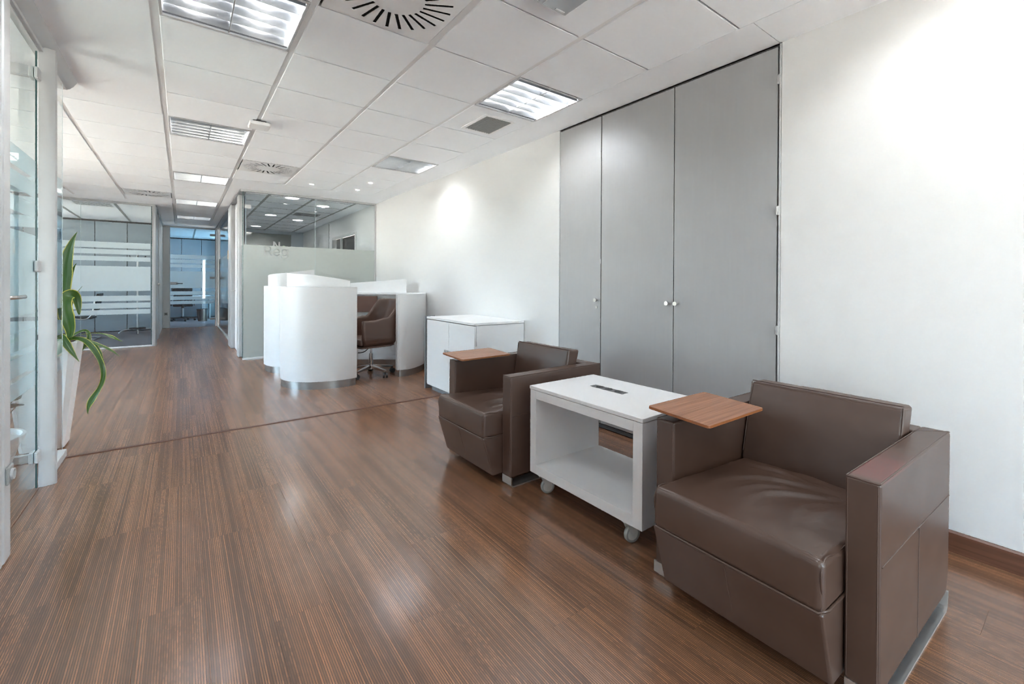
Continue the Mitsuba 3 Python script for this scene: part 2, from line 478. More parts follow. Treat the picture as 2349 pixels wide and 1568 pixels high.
def runner(x, y0, y1, wd=0.036):
    part(ceiling, 'main_runner', box(x - wd / 2 - 0.004, x + wd / 2 + 0.004, y0, y1, ZC + 0.006, ZC + 0.05), RUNNER)


def cross(x0, x1, r):
    part(ceiling, 'cross_runner', box(x0, x1, row(r) - 0.012, row(r) + 0.012, ZC + 0.012, ZC + 0.03), RUNNER_DARK)


field((0, 1, 2, 3), -5, 7)
field((0,), 7, 18)
field((-1,), 3, 12)
field((-2, -3, -4), 3, 12)
for c, (ya, yb) in zip((0, 1, 2, 3), ((row(-5), row(18)), (row(-5), row(18)), (row(-5), row(7)), (row(-5), row(7)))):
    runner(COL[c], ya, yb)
for x in (-0.779, -1.439, -2.099, -2.759):
    runner(x, row(3), row(12))
for r in range(-5, 8):
    cross(-0.12, 2.494, r)
for r in range(8, 19):
    cross(-0.12, 0.56, r)
for r in range(3, 13):
    cross(-3.39, -0.12, r)


def lamp(cx, cy, sx=0.606, sy=0.588, label='', group=None, level=1.0):
    k = thing('ceiling_light', label, 'ceiling light', group)
    hx, hy, t = sx / 2, sy / 2, 0.014
    z0, zt = ZC - 0.003, ZC + 0.105
    part(k, 'frame', cat(cbox(cx - hx, cx + hx, cy - hy, cy - hy + t, z0, ZC + 0.01, 0.002), cbox(cx - hx, cx + hx, cy + hy - t, cy + hy, z0, ZC + 0.01, 0.002),
                         cbox(cx - hx, cx - hx + t, cy - hy + t, cy + hy - t, z0, ZC + 0.01, 0.002), cbox(cx + hx - t, cx + hx, cy - hy + t, cy + hy - t, z0, ZC + 0.01, 0.002)), ALU)
    part(k, 'housing', cat(box(cx - hx, cx + hx, cy - hy, cy + hy, zt, zt + 0.01), box(cx - hx, cx - hx + 0.006, cy - hy, cy + hy, ZC + 0.01, zt), box(cx + hx - 0.006, cx + hx, cy - hy, cy + hy, ZC + 0.01, zt),
                           box(cx - hx + 0.006, cx + hx - 0.006, cy - hy, cy - hy + 0.006, ZC + 0.01, zt), box(cx - hx + 0.006, cx + hx - 0.006, cy + hy - 0.006, cy + hy, ZC + 0.01, zt)), REFLECTOR)
    part(k, 'spine', cbox(cx - 0.003, cx + 0.003, cy - hy + t, cy + hy - t, ZC + 0.001, ZC + 0.055, 0.001), LOUVRE)
    n = 6
    for i in range(n):
        y = cy - hy + (i + 0.5) * sy / n
        m = prism_x([(y - 0.0012, ZC + 0.002), (y + 0.0012, ZC + 0.002), (y + 0.010, ZC + 0.055), (y - 0.010, ZC + 0.055)], cx - hx + t, cx + hx - t)
        part(k, 'blade', m, LOUVRE)
    for s in (-1, 1):
        for d in (-0.018, 0.018):
            x = cx + s * sx / 4 + d
            part(k, 'tube', cyl((x, cy - 0.2, ZC + 0.080), (x, cy + 0.2, ZC + 0.080), 0.011, 10), EMIT, 30, emitter=glow(TUBE * level, (0.94, 1.0, 1.07)))


LAMP_TXT = {(0, -1): 'square recessed louvre ceiling light nearest the left, cut by the top edge', (0, 3): 'louvre ceiling light beside the white ceiling box', (0, 7): 'louvre ceiling light over the start of the corridor',
            (0, 11): 'louvre ceiling light in the corridor, second from its glass end door', (0, 15): 'louvre ceiling light nearest the glass door at the corridor end',
            (3, -1): 'louvre ceiling light beside the slatted air grille, in front of the wardrobe', (3, 3): 'louvre ceiling light along the right wall above the reception desk',
            (-3, 10): 'louvre ceiling light over the left bay, seen beside the glass pane edge', (-3, 5): 'louvre ceiling light over the left bay', (0, -5): 'louvre ceiling light behind the view on the left', (3, -5): 'louvre ceiling light behind the view on the right'}
for (c, r), what in SPECIAL.items():
    if what == 'lamp':
        xa, xb = colx(c)
        lamp((xa + xb) / 2, row(r) + 0.3, xb - xa, 0.59, LAMP_TXT[(c, r)], 'square louvre ceiling lights')


def swirl(cx, cy, label):
    k = thing('air_diffuser', label, 'air vent', 'square swirl air diffusers')
    slots = []
    for i in range(24):
        a = i * 2 * math.pi / 24
        s = sbox(0.128, -0.0085, 0.272, 0.0085)
        s = affinity.translate(s, 0, 0.03)
        slots.append(affinity.rotate(s, math.degrees(a), origin=(0, 0)))
    plate = sbox(-0.30, -0.295, 0.30, 0.295)
    for s in slots:
        plate = plate.difference(s)
    m = extr(plate, ZC - 0.001, ZC + 0.0015)
    m.apply_translation((cx, cy, 0))
    part(k, 'face_plate', m, LAMP_WHITE)
    part(k, 'plenum', cat(box(cx - 0.29, cx + 0.29, cy - 0.28, cy + 0.28, ZC + 0.006, ZC + 0.012)), VOID)


for (c, r), txt in (((1, -2), 'square swirl air diffuser at the top edge with radial black slots'), ((1, 5), 'square swirl air diffuser above the reception glass'), ((-1, 10), 'square swirl air diffuser above the far left meeting room glass')):
    xa, xb = colx(c)
    swirl((xa + xb) / 2, row(r) + 0.3, txt)

# three spotlights
for (x, y), txt in (((1.514, 6.93), 'small round recessed spotlight on the left of the three by the reception glass'), ((2.17, 6.916), 'small round recessed spotlight nearest the corner of reception glass and right wall'), ((2.166, 6.313), 'small round recessed spotlight farthest from the reception glass')):
    k = thing('spotlight', txt, 'spotlight', 'small recessed spotlights')
    part(k, 'ring', lathe([(0.032, ZC - 0.004), (0.055, ZC - 0.004), (0.055, ZC), (0.032, ZC), (0.032, ZC - 0.004)], 24, (x, y, 0)), LAMP_WHITE, 40)
    m = lathe([(0.0, ZC - 0.006), (0.02, ZC - 0.005), (0.031, ZC - 0.003), (0.0, ZC - 0.0025)], 20, (x, y, 0))
    part(k, 'bulb', m, EMIT, emitter=glow(SPOT, (1, 0.97, 0.92)))

# slatted grille
k = thing('air_grille', 'slatted rectangular air grille in the ceiling beside a louvre light', 'air vent')
gx0, gx1, gy0, gy1 = 2.05, 2.37, 3.13, 3.55
part(k, 'frame', extr(sbox(gx0, gy0, gx1, gy1).difference(sbox(gx0 + 0.03, gy0 + 0.03, gx1 - 0.03, gy1 - 0.03)), ZC - 0.006, ZC), LAMP_WHITE)
part(k, 'backing', box(gx0 + 0.03, gx1 - 0.03, gy0 + 0.03, gy1 - 0.03, ZC - 0.0004, ZC - 0.0002), VOID)
for i in range(11):
    x = gx0 + 0.036 + i * (gx1 - gx0 - 0.072) / 10
    part(k, 'slat', prism_y([(x - 0.006, ZC - 0.001), (x - 0.003, ZC - 0.001), (x + 0.007, ZC - 0.008), (x + 0.004, ZC - 0.008)], gy0 + 0.03, gy1 - 0.03), GREY_PLASTIC)
# white box on the runner
k = thing('access_point', 'white flat box hanging on a dark bracket under the ceiling runner', 'ceiling sensor')
part(k, 'case', softbox(0.468, 0.632, 4.44, 4.60, 2.585, 2.622, 0.012, 0.05), LAMP_WHITE, True)
part(k, 'bracket', box(0.50, 0.60, 4.48, 4.585, 2.622, 2.645), BLACK)
# emergency light
k = thing('emergency_light', 'white emergency light with clear cover on the ceiling at the top edge', 'ceiling light')
part(k, 'base', softbox(1.36, 1.612, 1.39, 1.705, 2.612, 2.6385, 0.012, 0.06), LAMP_WHITE, True)
part(k, 'lens', softbox(1.39, 1.585, 1.42, 1.68, 2.592, 2.613, 0.010, 0.06), LENS_GREY, True)
part(k, 'lamp_holder', cat(cyl((1.42, 1.665, 2.602), (1.42, 1.56, 2.602), 0.012), cyl((1.50, 1.66, 2.600), (1.56, 1.66, 2.600), 0.012)), ALU)

# ------------------------------------------------------------------ grey wardrobe in the right wall
wd = thing('wardrobe', 'tall grey three-door wardrobe built into the white wall', 'wardrobe')
part(wd, 'carcass', cat(box(2.872, 3.44, 1.150, 3.058, 0.0, 2.62), box(2.835, 2.872, 1.150, 3.058, 0.0, 0.03)), DARK_GAP)
part(wd, 'side_frame', cbox(2.826, 2.872, 1.1485, 1.1585, 0.0, 2.635, 0.001), ALU)
part(wd, 'side_frame', cbox(2.826, 2.872, 3.051, 3.060, 0.0, 2.635, 0.001), ALU)
part(wd, 'top_rail', box(2.842, 2.872, 1.16, 3.05, 2.627, 2.6365), DARK_GAP)
DZ0, DZ1 = 0.036, 2.622
for n, (ya, yb) in enumerate(((1.168, 1.852), (1.858, 2.539), (2.547, 3.049))):
    d = part(wd, 'door', cbox(2.830, 2.850, ya, yb, DZ0, DZ1, 0.0015), GREY_DOOR)
    for zc in ((1.073,) if n != 2 else (1.073,)):
        yk = {0: 1.822, 1: 1.892, 2: 2.580}[n]
        m = cat(cyl((2.8299, yk, zc), (2.808, yk, zc), 0.007, 16), cyl((2.808, yk, zc), (2.794, yk, zc), 0.0155, 24))
        part(d, 'knob', m, KNOB, 30)
    if n == 2:
        part(d, 'lock', cat(cyl((2.8299, 2.588, 1.012), (2.824, 2.588, 1.012), 0.011, 20)), KNOB, 30)
for zc in (2.422, 1.65, 0.943, 0.25):
    part(wd, 'hinge', cat(cbox(2.812, 2.8295, 1.152, 1.160, zc - 0.028, zc + 0.028, 0.002), cyl((2.818, 1.163, zc - 0.025), (2.818, 1.163, zc + 0.025), 0.005, 10)), CHROME)
for zc in (2.30, 1.40, 0.90):
    part(wd, 'hinge', cbox(2.823, 2.8295, 2.541, 2.545, zc - 0.02, zc + 0.02, 0.001), CHROME)

# ------------------------------------------------------------------ white cabinet by the wall
cb = thing('cabinet', 'white two-door cabinet standing against the white wall behind the farther armchair', 'cabinet')
cx0, cx1, cy0, cy1 = 2.225, 2.822, 3.575, 4.59
part(cb, 'body', cat(box(cx0 + 0.02, cx1, cy0, cy0 + 0.018, 0.065, 0.802), box(cx0 + 0.02, cx1, cy1 - 0.018, cy1, 0.065, 0.802), box(cx0 + 0.02, cx1, cy0 + 0.018, cy1 - 0.018, 0.065, 0.083), box(cx1 - 0.01, cx1, cy0 + 0.018, cy1 - 0.018, 0.083, 0.802)), LAMINATE)
part(cb, 'top', cbox(cx0 - 0.003, cx1 + 0.002, cy0 - 0.003, cy1 + 0.003, 0.805, 0.828, 0.0015), LAMINATE)
for ya, yb, yk in ((cy0 + 0.001, (cy0 + cy1) / 2 - 0.0015, 4.050), ((cy0 + cy1) / 2 + 0.0015, cy1 - 0.001, 4.115)):
    d = part(cb, 'door', cbox(cx0, cx0 + 0.018, ya, yb, 0.067, 0.799, 0.001), LAMINATE)
    part(d, 'knob', cat(cyl((cx0 + 0.0002, yk, 0.50), (cx0 - 0.018, yk, 0.50), 0.006, 14), cyl((cx0 - 0.018, yk, 0.50), (cx0 - 0.030, yk, 0.50), 0.0135, 20)), KNOB, 30)
part(cb, 'plinth', box(cx0 + 0.05, cx1 - 0.02, cy0 + 0.03, cy1 - 0.03, 0.0, 0.065), ALU_DARK)
single('folded_panel', cbox(2.235, 2.36, 4.655, 4.675, 0.001, 0.832, 0.002), ALU_DARK, 'dark upright panel standing between the white cabinet and the reception desk', 'panel')

# ------------------------------------------------------------------ brown leather armchairs


def stitched_line(pts, r=0.0016, n=40):
    return tube(spline(pts, n), r, 6)


def wrinkle(v, seed, cx, cy):
    """Creases that fan out from the back right of the seat."""
    dx, dy = v[:, 0] - cx, v[:, 1] - cy
    d = np.hypot(dx, dy)
    a = np.arctan2(dy, dx)
    q = np.stack([a * 4.2 + 0.6 * np.sin(d * 9 + seed), d * 2.2, np.full_like(d, seed)], 1)
    n = meshkit.noise(q, seed)
    ridge = 1 - np.abs(2 * n - 1)
    env = np.exp(-((d - 0.28) / 0.17) ** 2)
    soft = meshkit.fbm(np.stack([v[:, 0] * 7, v[:, 1] * 7, np.full_like(d, 3.3)], 1), 3, seed) - 0.5
    return env * (ridge ** 3) * 0.016 + soft * 0.010


def armchair(px_, py_, rz, label, seed, lean, tablet_xy, tablet_rz, worn):
    """Local axes: x from the front edge of the arms to the back, y from the right arm (nearest the viewer) to the left arm."""
    k = thing('armchair', label, 'armchair', 'brown leather armchairs along the right wall')
    W, D, AW, H, Z0 = 0.748, 0.785, 0.086, 0.657, 0.056

    def P(m):
        return moved(m, px_, py_, 0, rz)

    def shape_arm(v):
        v = v.copy()
        t = np.clip((H - v[:, 2]) / (H - Z0), 0, 1)
        back = np.clip((v[:, 0] - 0.55) / 0.2, 0, 1)
        v[:, 0] -= back * (0.012 * t + 0.030 * np.clip((t - 0.82) / 0.18, 0, 1) ** 2)
        return v
    for s, (ya, yb) in enumerate(((0, AW), (W - AW, W))):
        m = warp(softbox(0, D, ya, yb, Z0, H, 0.011, 0.06), shape_arm)
        a = part(k, 'armrest', P(m), WORN if worn and s == 0 else LEATHER, True, label='armrest with a reddish worn patch on top' if worn and s == 0 else None)
        yo = ya if s == 0 else yb
        yi = yb if s == 0 else ya
        e = -1 if s == 0 else 1
        part(a, 'piping', P(tube([(0.004, yo - e * 0.004, H - 0.002), (0.3, yo - e * 0.004, H - 0.001), (D - 0.004, yo - e * 0.004, H - 0.002)], 0.0026, 6)), PIPING, True)
        part(a, 'piping', P(tube([(0.003, ya + 0.004, H - 0.003), (0.003, yb - 0.004, H - 0.003)], 0.0026, 6)), PIPING, True)
        part(a, 'piping', P(tube([(0.003, yi + e * 0.003, H - 0.002), (0.66, yi + e * 0.003, H - 0.001)], 0.0020, 6)), PIPING, True)
        for yy in (ya + 0.007, yb - 0.007):
            part(a, 'seam', P(tube([(0.0015, yy, Z0 + 0.01), (0.0002, yy, 0.3), (0.0012, yy, H - 0.01)], 0.0016, 6)), STITCH, True)
        part(a, 'seam', P(tube([(0.012, yo + e * 0.0002, 0.420), (0.3, yo + e * 0.0002, 0.424), (0.765, yo + e * 0.0002, 0.420)], 0.0026, 6)), LEATHER, True)
        part(a, 'seam', P(tube([(0.374, yo + e * 0.0002, 0.42), (0.370, yo + e * 0.0002, 0.25), (0.366, yo + e * 0.0002, Z0 + 0.006)], 0.0020, 6)), STITCH, True)
    m = warp(softbox(0.688, D, AW - 0.004, W - AW + 0.004, Z0 + 0.004, H - 0.001, 0.009, 0.06), shape_arm)
    part(k, 'back_panel', P(m), LEATHER, True)
    for ya, yb in ((AW - 0.003, 0.006), (W - AW + 0.003, W - 0.006)):
        part(k, 'mitre_seam', P(tube([(0.69, ya, H - 0.0006), (0.78, yb, H - 0.0006)], 0.0020, 6)), PIPING, True)
    # lower seat body: leans back towards the floor
    y0, y1 = AW + 0.004, W - AW - 0.004

    def body(v):
        v = v.copy()
        t = np.clip((0.285 - v[:, 2]) / 0.23, 0, 1)
        f = np.clip((0.3 - v[:, 0]) / 0.4, 0, 1)
        v[:, 0] += f * 0.070 * t
        v[:, 0] -= 0.004 * np.exp(-((v[:, 1] - W / 2) / 0.25) ** 2) * (v[:, 0] < 0)
        return v
    m = warp(softbox(-0.135, 0.69, y0, y1, 0.054, 0.2925, 0.010, 0.05), body)
    sb = part(k, 'seat_base', P(m), LEATHER, True)
    part(sb, 'seam', P(tube([(-0.1395, W / 2, 0.282), (-0.104, W / 2, 0.17), (-0.0685, W / 2, 0.062)], 0.0018, 6)), STITCH, True)
    for yy in (y0 + 0.009, y1 - 0.009):
        part(sb, 'seam', P(tube([(-0.133, yy, 0.280), (-0.098, yy, 0.17), (-0.064, yy, 0.068)], 0.0016, 6)), STITCH, True)

    def cushion(v):
        v = v.copy()
        top = np.clip((v[:, 2] - 0.36) / 0.07, 0, 1)
        u = np.clip((v[:, 0] + 0.12) / 0.7, 0, 1)
        w_ = np.clip((v[:, 1] - y0) / (y1 - y0), 0, 1)
        crown = np.sin(np.pi * np.clip(w_, 0, 1)) ** 0.7 * np.sin(np.pi * np.clip(0.12 + 0.8 * u, 0, 1)) ** 0.7
        v[:, 2] += top * (0.013 * crown - 0.038 * u + wrinkle(v, seed, 0.47, 0.18))
        front = np.exp(-((v[:, 0] + 0.136) / 0.03) ** 2)
        v[:, 0] -= front * 0.007 * np.sin(np.pi * np.clip((v[:, 2] - 0.29) / 0.15, 0, 1)) * np.sin(np.pi * np.clip(w_, 0.05, 0.95))
        return v
    m = warp(softbox(-0.137, 0.60, y0, y1, 0.286, 0.440, 0.022, 0.011, 6), cushion)
    sc = part(k, 'seat_cushion', P(m), LEATHER, True)
    part(sc, 'piping', P(tube([(0.08, y0 - 0.001, 0.2925), (-0.10, y0 - 0.001, 0.2925), (-0.136, y0 + 0.012, 0.2925), (-0.1385, W / 2, 0.2925), (-0.136, y1 - 0.012, 0.2925), (-0.10, y1 + 0.001, 0.2925), (0.08, y1 + 0.001, 0.2925)], 0.0045, 8)), LEATHER, True)
    for yy, e in ((y0 + 0.004, 1), (y1 - 0.004, -1)):
        part(sc, 'piping', P(tube(spline([(-0.1310, yy + e * 0.0022, 0.30), (-0.1312, yy + e * 0.0022, 0.36), (-0.1310, yy + e * 0.0022, 0.415), (-0.118, yy + e * 0.0030, 0.4325), (-0.05, yy + e * 0.0022, 0.4305), (0.02, yy + e * 0.0022, 0.4265), (0.09, yy + e * 0.0022, 0.423)], 20), 0.0024, 6)), PIPING, True)

    # back cushion, leaning against the back panel
    def backc(v):
        v = v.copy()
        t = (v[:, 2] - 0.40) / 0.36
        w_ = np.clip((v[:, 1] - y0) / (y1 - y0), 0, 1)
        bulge = np.sin(np.pi * w_) ** 0.8 * np.sin(np.pi * np.clip(t, 0, 1)) ** 0.8
        front = v[:, 0] < 0.55
        soft = meshkit.fbm(np.stack([v[:, 1] * 5, v[:, 2] * 5, v[:, 0] * 0 + seed], 1), 3, seed + 9) - 0.5
        v[:, 0] += np.where(front, -0.018 * bulge + 0.006 * soft, 0) + lean * t - 0.03 * np.clip(1 - t, 0, 1) * (v[:, 0] > 0.55)
        v[:, 2] += 0.006 * soft - 0.012 * np.clip((v[:, 0] - 0.55) / 0.06, 0, 1) * (t > 0.8)
        return v
    m = warp(softbox(0.508, 0.612, y0 + 0.002, y1 - 0.002, 0.402, 0.762, 0.014, 0.022, 5), backc)
    bc = part(k, 'back_cushion', P(m), LEATHER, True)

    def bedge(y, z, off=0.0):
        t = (z - 0.40) / 0.36
        return (0.5095 + lean * t + off, y, z)
    for yy in (y0 + 0.006, y1 - 0.006):
        part(bc, 'piping', P(tube([bedge(yy, 0.44), bedge(yy, 0.6), bedge(yy, 0.752)], 0.0022, 6)), PIPING, True)
    part(bc, 'piping', P(tube([bedge(y0 + 0.006, 0.757, 0.003), bedge(W / 2, 0.758, 0.002), bedge(y1 - 0.006, 0.757, 0.003)], 0.0022, 6)), PIPING, True)
    # steel runners bent up at both ends
    for ya, yb in ((-0.006, AW - 0.003), (W - AW + 0.003, W + 0.006)):
        outer = [(0.0, Z0 + 0.003), (0.0, 0.014), (0.014, 0.0), (0.715, 0.0), (0.732, 0.014), (0.742, Z0 + 0.012)]
        inner = [(0.734, Z0 + 0.012), (0.725, 0.016), (0.714, 0.007), (0.016, 0.007), (0.007, 0.016), (0.007, Z0 + 0.003)]
        part(k, 'runner', P(prism_y(outer + inner, ya, yb)), SATIN, 30)
    # writing tablet on the left arm
    tb = part(k, 'tablet_post', P(cat(cyl((0.11, W - 0.043, H - 0.001), (0.11, W - 0.043, H + 0.006), 0.034, 28), cyl((0.11, W - 0.043, H + 0.006), (0.11, W - 0.043, 0.684), 0.012, 16), cbox(0.07, 0.15, W - 0.10, W - 0.03, 0.681, 0.686, 0.001))), BLACK, 30)
    tx, ty = tablet_xy
    c, s = math.cos(tablet_rz), math.sin(tablet_rz)

    def tab(m):
        v = np.array(m.vertices)
        v[:, 2] += 0.050 * v[:, 1]
        m.vertices = np.stack([tx + c * v[:, 0] - s * v[:, 1], ty + s * v[:, 0] + c * v[:, 1], v[:, 2]], 1)
        return m
    plate = affinity.translate(sbox(-0.21, -0.135, 0.21, 0.135), 0, 0).buffer(-0.012).buffer(0.012)
    tp = part(k, 'tablet', tab(extr(plate, 0.6895, 0.6985)), WOOD_EDGE)
    part(tp, 'veneer', tab(extr(plate.buffer(-0.0008), 0.6985, 0.7000)), WOOD_TABLET)
    return k


armchair(1.567, 0.370, math.radians(-1.6), 'brown leather armchair nearest the viewer, beside the white wall', 5, 0.095, (1.765, 0.998), math.radians(-1.0), True)
armchair(1.562, 2.100, math.radians(0.3), 'brown leather armchair between the white trolley table and the white cabinet', 11, 0.055, (1.727, 2.742), math.radians(2.0), False)

# ------------------------------------------------------------------ white trolley table
tt = thing('trolley_table', 'white box-shaped side table on casters between the two brown armchairs', 'table')
a0, a1, b0, b1 = 1.635, 2.165, 1.220, 2.007
part(tt, 'frame', cat(cbox(a0, a1, b0, b0 + 0.052, 0.115, 0.596, 0.001), cbox(a0, a1, b1 - 0.052, b1, 0.115, 0.596, 0.001), cbox(a0 + 0.0002, a1 - 0.0002, b0 + 0.052, b1 - 0.052, 0.115, 0.168, 0.0005), cbox(a0 + 0.0002, a1 - 0.0002, b0 + 0.052, b1 - 0.052, 0.548, 0.596, 0.0005)), LAMINATE)
top = part(tt, 'top', cbox(a0 - 0.003, a1 + 0.003, b0 - 0.003, b1 + 0.003, 0.598, 0.617, 0.0015), LAMINATE)
sk = part(tt, 'power_strip', cbox(1.905, 1.955, 1.555, 1.790, 0.6171, 0.6195, 0.0008), SOCKET_GREY, label='dark grey power socket strip set into the white top')
for y in (1.60, 1.67, 1.735):
    part(sk, 'socket', lathe([(0.0, 0.6198), (0.016, 0.6198), (0.021, 0.6212), (0.0225, 0.6200), (0.0, 0.6196)], 24, (1.93, y, 0)), BLACK, 30)


def caster(parent, x, y, r, rz, zt, fork_mat, tyre_mat, hub_mat, w=0.022):
    def P(m):
        return moved(m, x, y, 0, rz)
    c = part(parent, 'caster', P(cat(cbox(-0.025, 0.060, -0.026, 0.026, zt - 0.006, zt, 0.001), prism_y([(0.045, zt - 0.006), (-0.02, zt - 0.006), (-0.012, r - 0.012), (0.008, r - 0.012)], -w / 2 - 0.006, -w / 2 - 0.003), prism_y([(0.045, zt - 0.006), (-0.02, zt - 0.006), (-0.012, r - 0.012), (0.008, r - 0.012)], w / 2 + 0.003, w / 2 + 0.006))), fork_mat)
    prof = [(r * 0.74, -w / 2), (r * 0.92, -w / 2), (r, -w / 2 + 0.005), (r, w / 2 - 0.005), (r * 0.92, w / 2), (r * 0.74, w / 2), (r * 0.74, -w / 2)]
    m = lathe(prof, 36)
    m.apply_transform(trimesh.transformations.rotation_matrix(math.pi / 2, (1, 0, 0)))
    m.apply_translation((0, 0, r))
    part(c, 'tyre', P(m), tyre_mat, 30)
    part(c, 'hub', P(cat(cyl((0, -w / 2 + 0.002, r), (0, w / 2 - 0.002, r), r * 0.72, 28), cyl((0, -w / 2 - 0.009, r), (0, w / 2 + 0.009, r), 0.006, 12))), hub_mat, 30)
    return c


for x, y, rz in ((1.70, 1.325, 2.9), (1.70, 1.925, 2.8), (2.09, 1.30, 3.0), (2.09, 1.93, 3.3)):
    caster(tt, x, y, 0.041, rz, 0.115, PALE_PLASTIC, GREY_PLASTIC, PALE_PLASTIC)

# ------------------------------------------------------------------ reception desk
rd = thing('reception_desk', 'white curved reception desk with steel plinth and raised milky screens', 'reception desk')


def ribbon(path, t, z0, z1, inward=1):
    """A bent panel of thickness t standing along a path in plan; it grows to the left of the path (inward = 1)."""
    from shapely.geometry import LineString
    ls = LineString(path)
    off = ls.parallel_offset(t, 'left' if inward > 0 else 'right', join_style=1)
    oc = list(off.coords)
    a, b = np.array(path[0]), np.array(oc[0])
    if np.linalg.norm(a - b) > np.linalg.norm(a - np.array(oc[-1])):
        oc = oc[::-1]
    poly = Polygon(list(path) + oc[::-1]).buffer(0)
    return extr(poly, z0, z1)


def cpath(pts, n=60):
    return [tuple(q) for q in spline([(x, y, 0) for x, y in pts], n)[:, :2]]


def inset(path, d):
    p = np.array(path)
    t = np.gradient(p, axis=0)
    t /= np.linalg.norm(t, axis=1, keepdims=True)
    q = p + d * np.stack([-t[:, 1], t[:, 0]], 1) + 0.008 * np.outer(np.r_[1, np.zeros(len(p) - 2), -1], [1, 0]) * t[:, :1]
    return [tuple(a) for a in q]


P1 = cpath([(1.30, 6.22), (1.10, 6.10), (0.980, 5.95), (0.922, 5.80), (0.932, 5.64), (0.995, 5.485), (1.085, 5.380), (1.224, 5.302), (1.375, 5.256), (1.535, 5.254), (1.658, 5.283)])
P2 = cpath([(1.30, 7.30), (1.05, 7.21), (0.93, 7.05), (0.900, 6.87), (0.918, 6.72), (0.965, 6.60), (1.05, 6.51), (1.20, 6.44), (1.45, 6.42)])
P3 = cpath([(2.235, 5.420), (2.35, 5.402), (2.48, 5.462), (2.61, 5.565), (2.72, 5.69), (2.815, 5.845)])
for pth, zt, n in ((P1, 1.155, 'front'), (P2, 1.155, 'rear'), (P3, 1.060, 'right')):
    pn = part(rd, 'curved_panel', ribbon(pth, 0.042, 0.086, zt), DESK_WHITE, 30)
    part(pn, 'plinth', ribbon(inset(pth, 0.012), 0.022, 0.0, 0.0855), PLINTH, 30)
# worktops
W1 = Polygon(P1 + [(1.60, 5.80), (1.45, 6.25)]).buffer(-0.05)
part(rd, 'worktop', extr(W1, 0.725, 0.75), DESK_WHITE)
W2 = Polygon(P2 + [(1.70, 6.55), (1.60, 7.20)]).buffer(-0.05)
part(rd, 'worktop', extr(W2, 0.725, 0.75), DESK_WHITE)
# inner back panel, diagonal, and the counter over it
IB = [(1.93, 6.62), (2.28, 6.345), (2.785, 5.967)]
part(rd, 'inner_panel', ribbon(IB[:2], 0.03, 0.086, 1.035), DESK_WHITE)
part(rd, 'inner_panel', ribbon(IB[1:], 0.03, 0.086, 1.035), DESK_WHITE)
part(rd, 'inner_plinth', ribbon([(q[0] + 0.012, q[1] + 0.012) for q in IB], 0.02, 0.0, 0.086), STEEL)
ctop = Polygon([(1.90, 6.60)] + cpath([(1.90, 6.60), (2.04, 6.46), (2.22, 6.31), (2.42, 6.13), (2.58, 5.95), (2.68, 5.75)], 24) + [(2.72, 5.69), (2.818, 5.85), (2.818, 6.10), (1.99, 6.72)]).buffer(0)
part(rd, 'counter', extr(ctop, 1.036, 1.060), DESK_WHITE)
part(rd, 'end_cap', cbox(2.212, 2.238, 5.415, 5.475, 0.086, 1.06, 0.003), DESK_WHITE)
# raised screens with sloping tops


def screen(path, hs, z0, t=0.010):
    m = ribbon(path, t, 0, 1)
    v = np.array(m.vertices)
    p = np.array(path)
    s = np.r_[0, np.cumsum(np.linalg.norm(np.diff(p, axis=0), axis=1))]
    i = np.argmin(((v[:, None, :2] - p[None]) ** 2).sum(-1), 1)
    zt = np.interp(s[i] / s[-1], np.linspace(0, 1, len(hs)), hs)
    v[:, 2] = np.where(v[:, 2] > 0.5, zt, z0)
    m.vertices = v
    return m


part(rd, 'screen', screen(cpath([(0.985, 5.74), (1.03, 5.59), (1.13, 5.46), (1.30, 5.375), (1.60, 5.36)]), (1.315, 1.295, 1.232), 1.1555), DESK_WHITE, 30)
part(rd, 'screen', screen(cpath([(0.945, 6.86), (0.965, 6.74), (1.01, 6.67), (1.10, 6.62), (1.28, 6.60), (1.48, 6.60)]), (1.30, 1.335, 1.385), 1.1555), DESK_WHITE, 30)
part(rd, 'screen', screen([tuple(q) for q in np.linspace((1.93, 6.60), (2.63, 6.11), 12)], (1.195, 1.262), 1.0605), DESK_WHITE)
bp = [(1.95, 6.545), (2.262, 6.30)]
part(rd, 'brown_panel', ribbon(bp, 0.018, 0.78, 1.012), BROWN_PANEL, label='brown upright panel under the counter inside the desk')

# ------------------------------------------------------------------ brown swivel chair
sw = thing('swivel_chair', 'brown leather swivel tub chair with chrome star base inside the reception desk', 'chair')
hx, hy = 1.985, 5.745
face = math.radians(192)     # the way the sitter looks


def SW(m):
    return moved(m, hx, hy, 0, face)


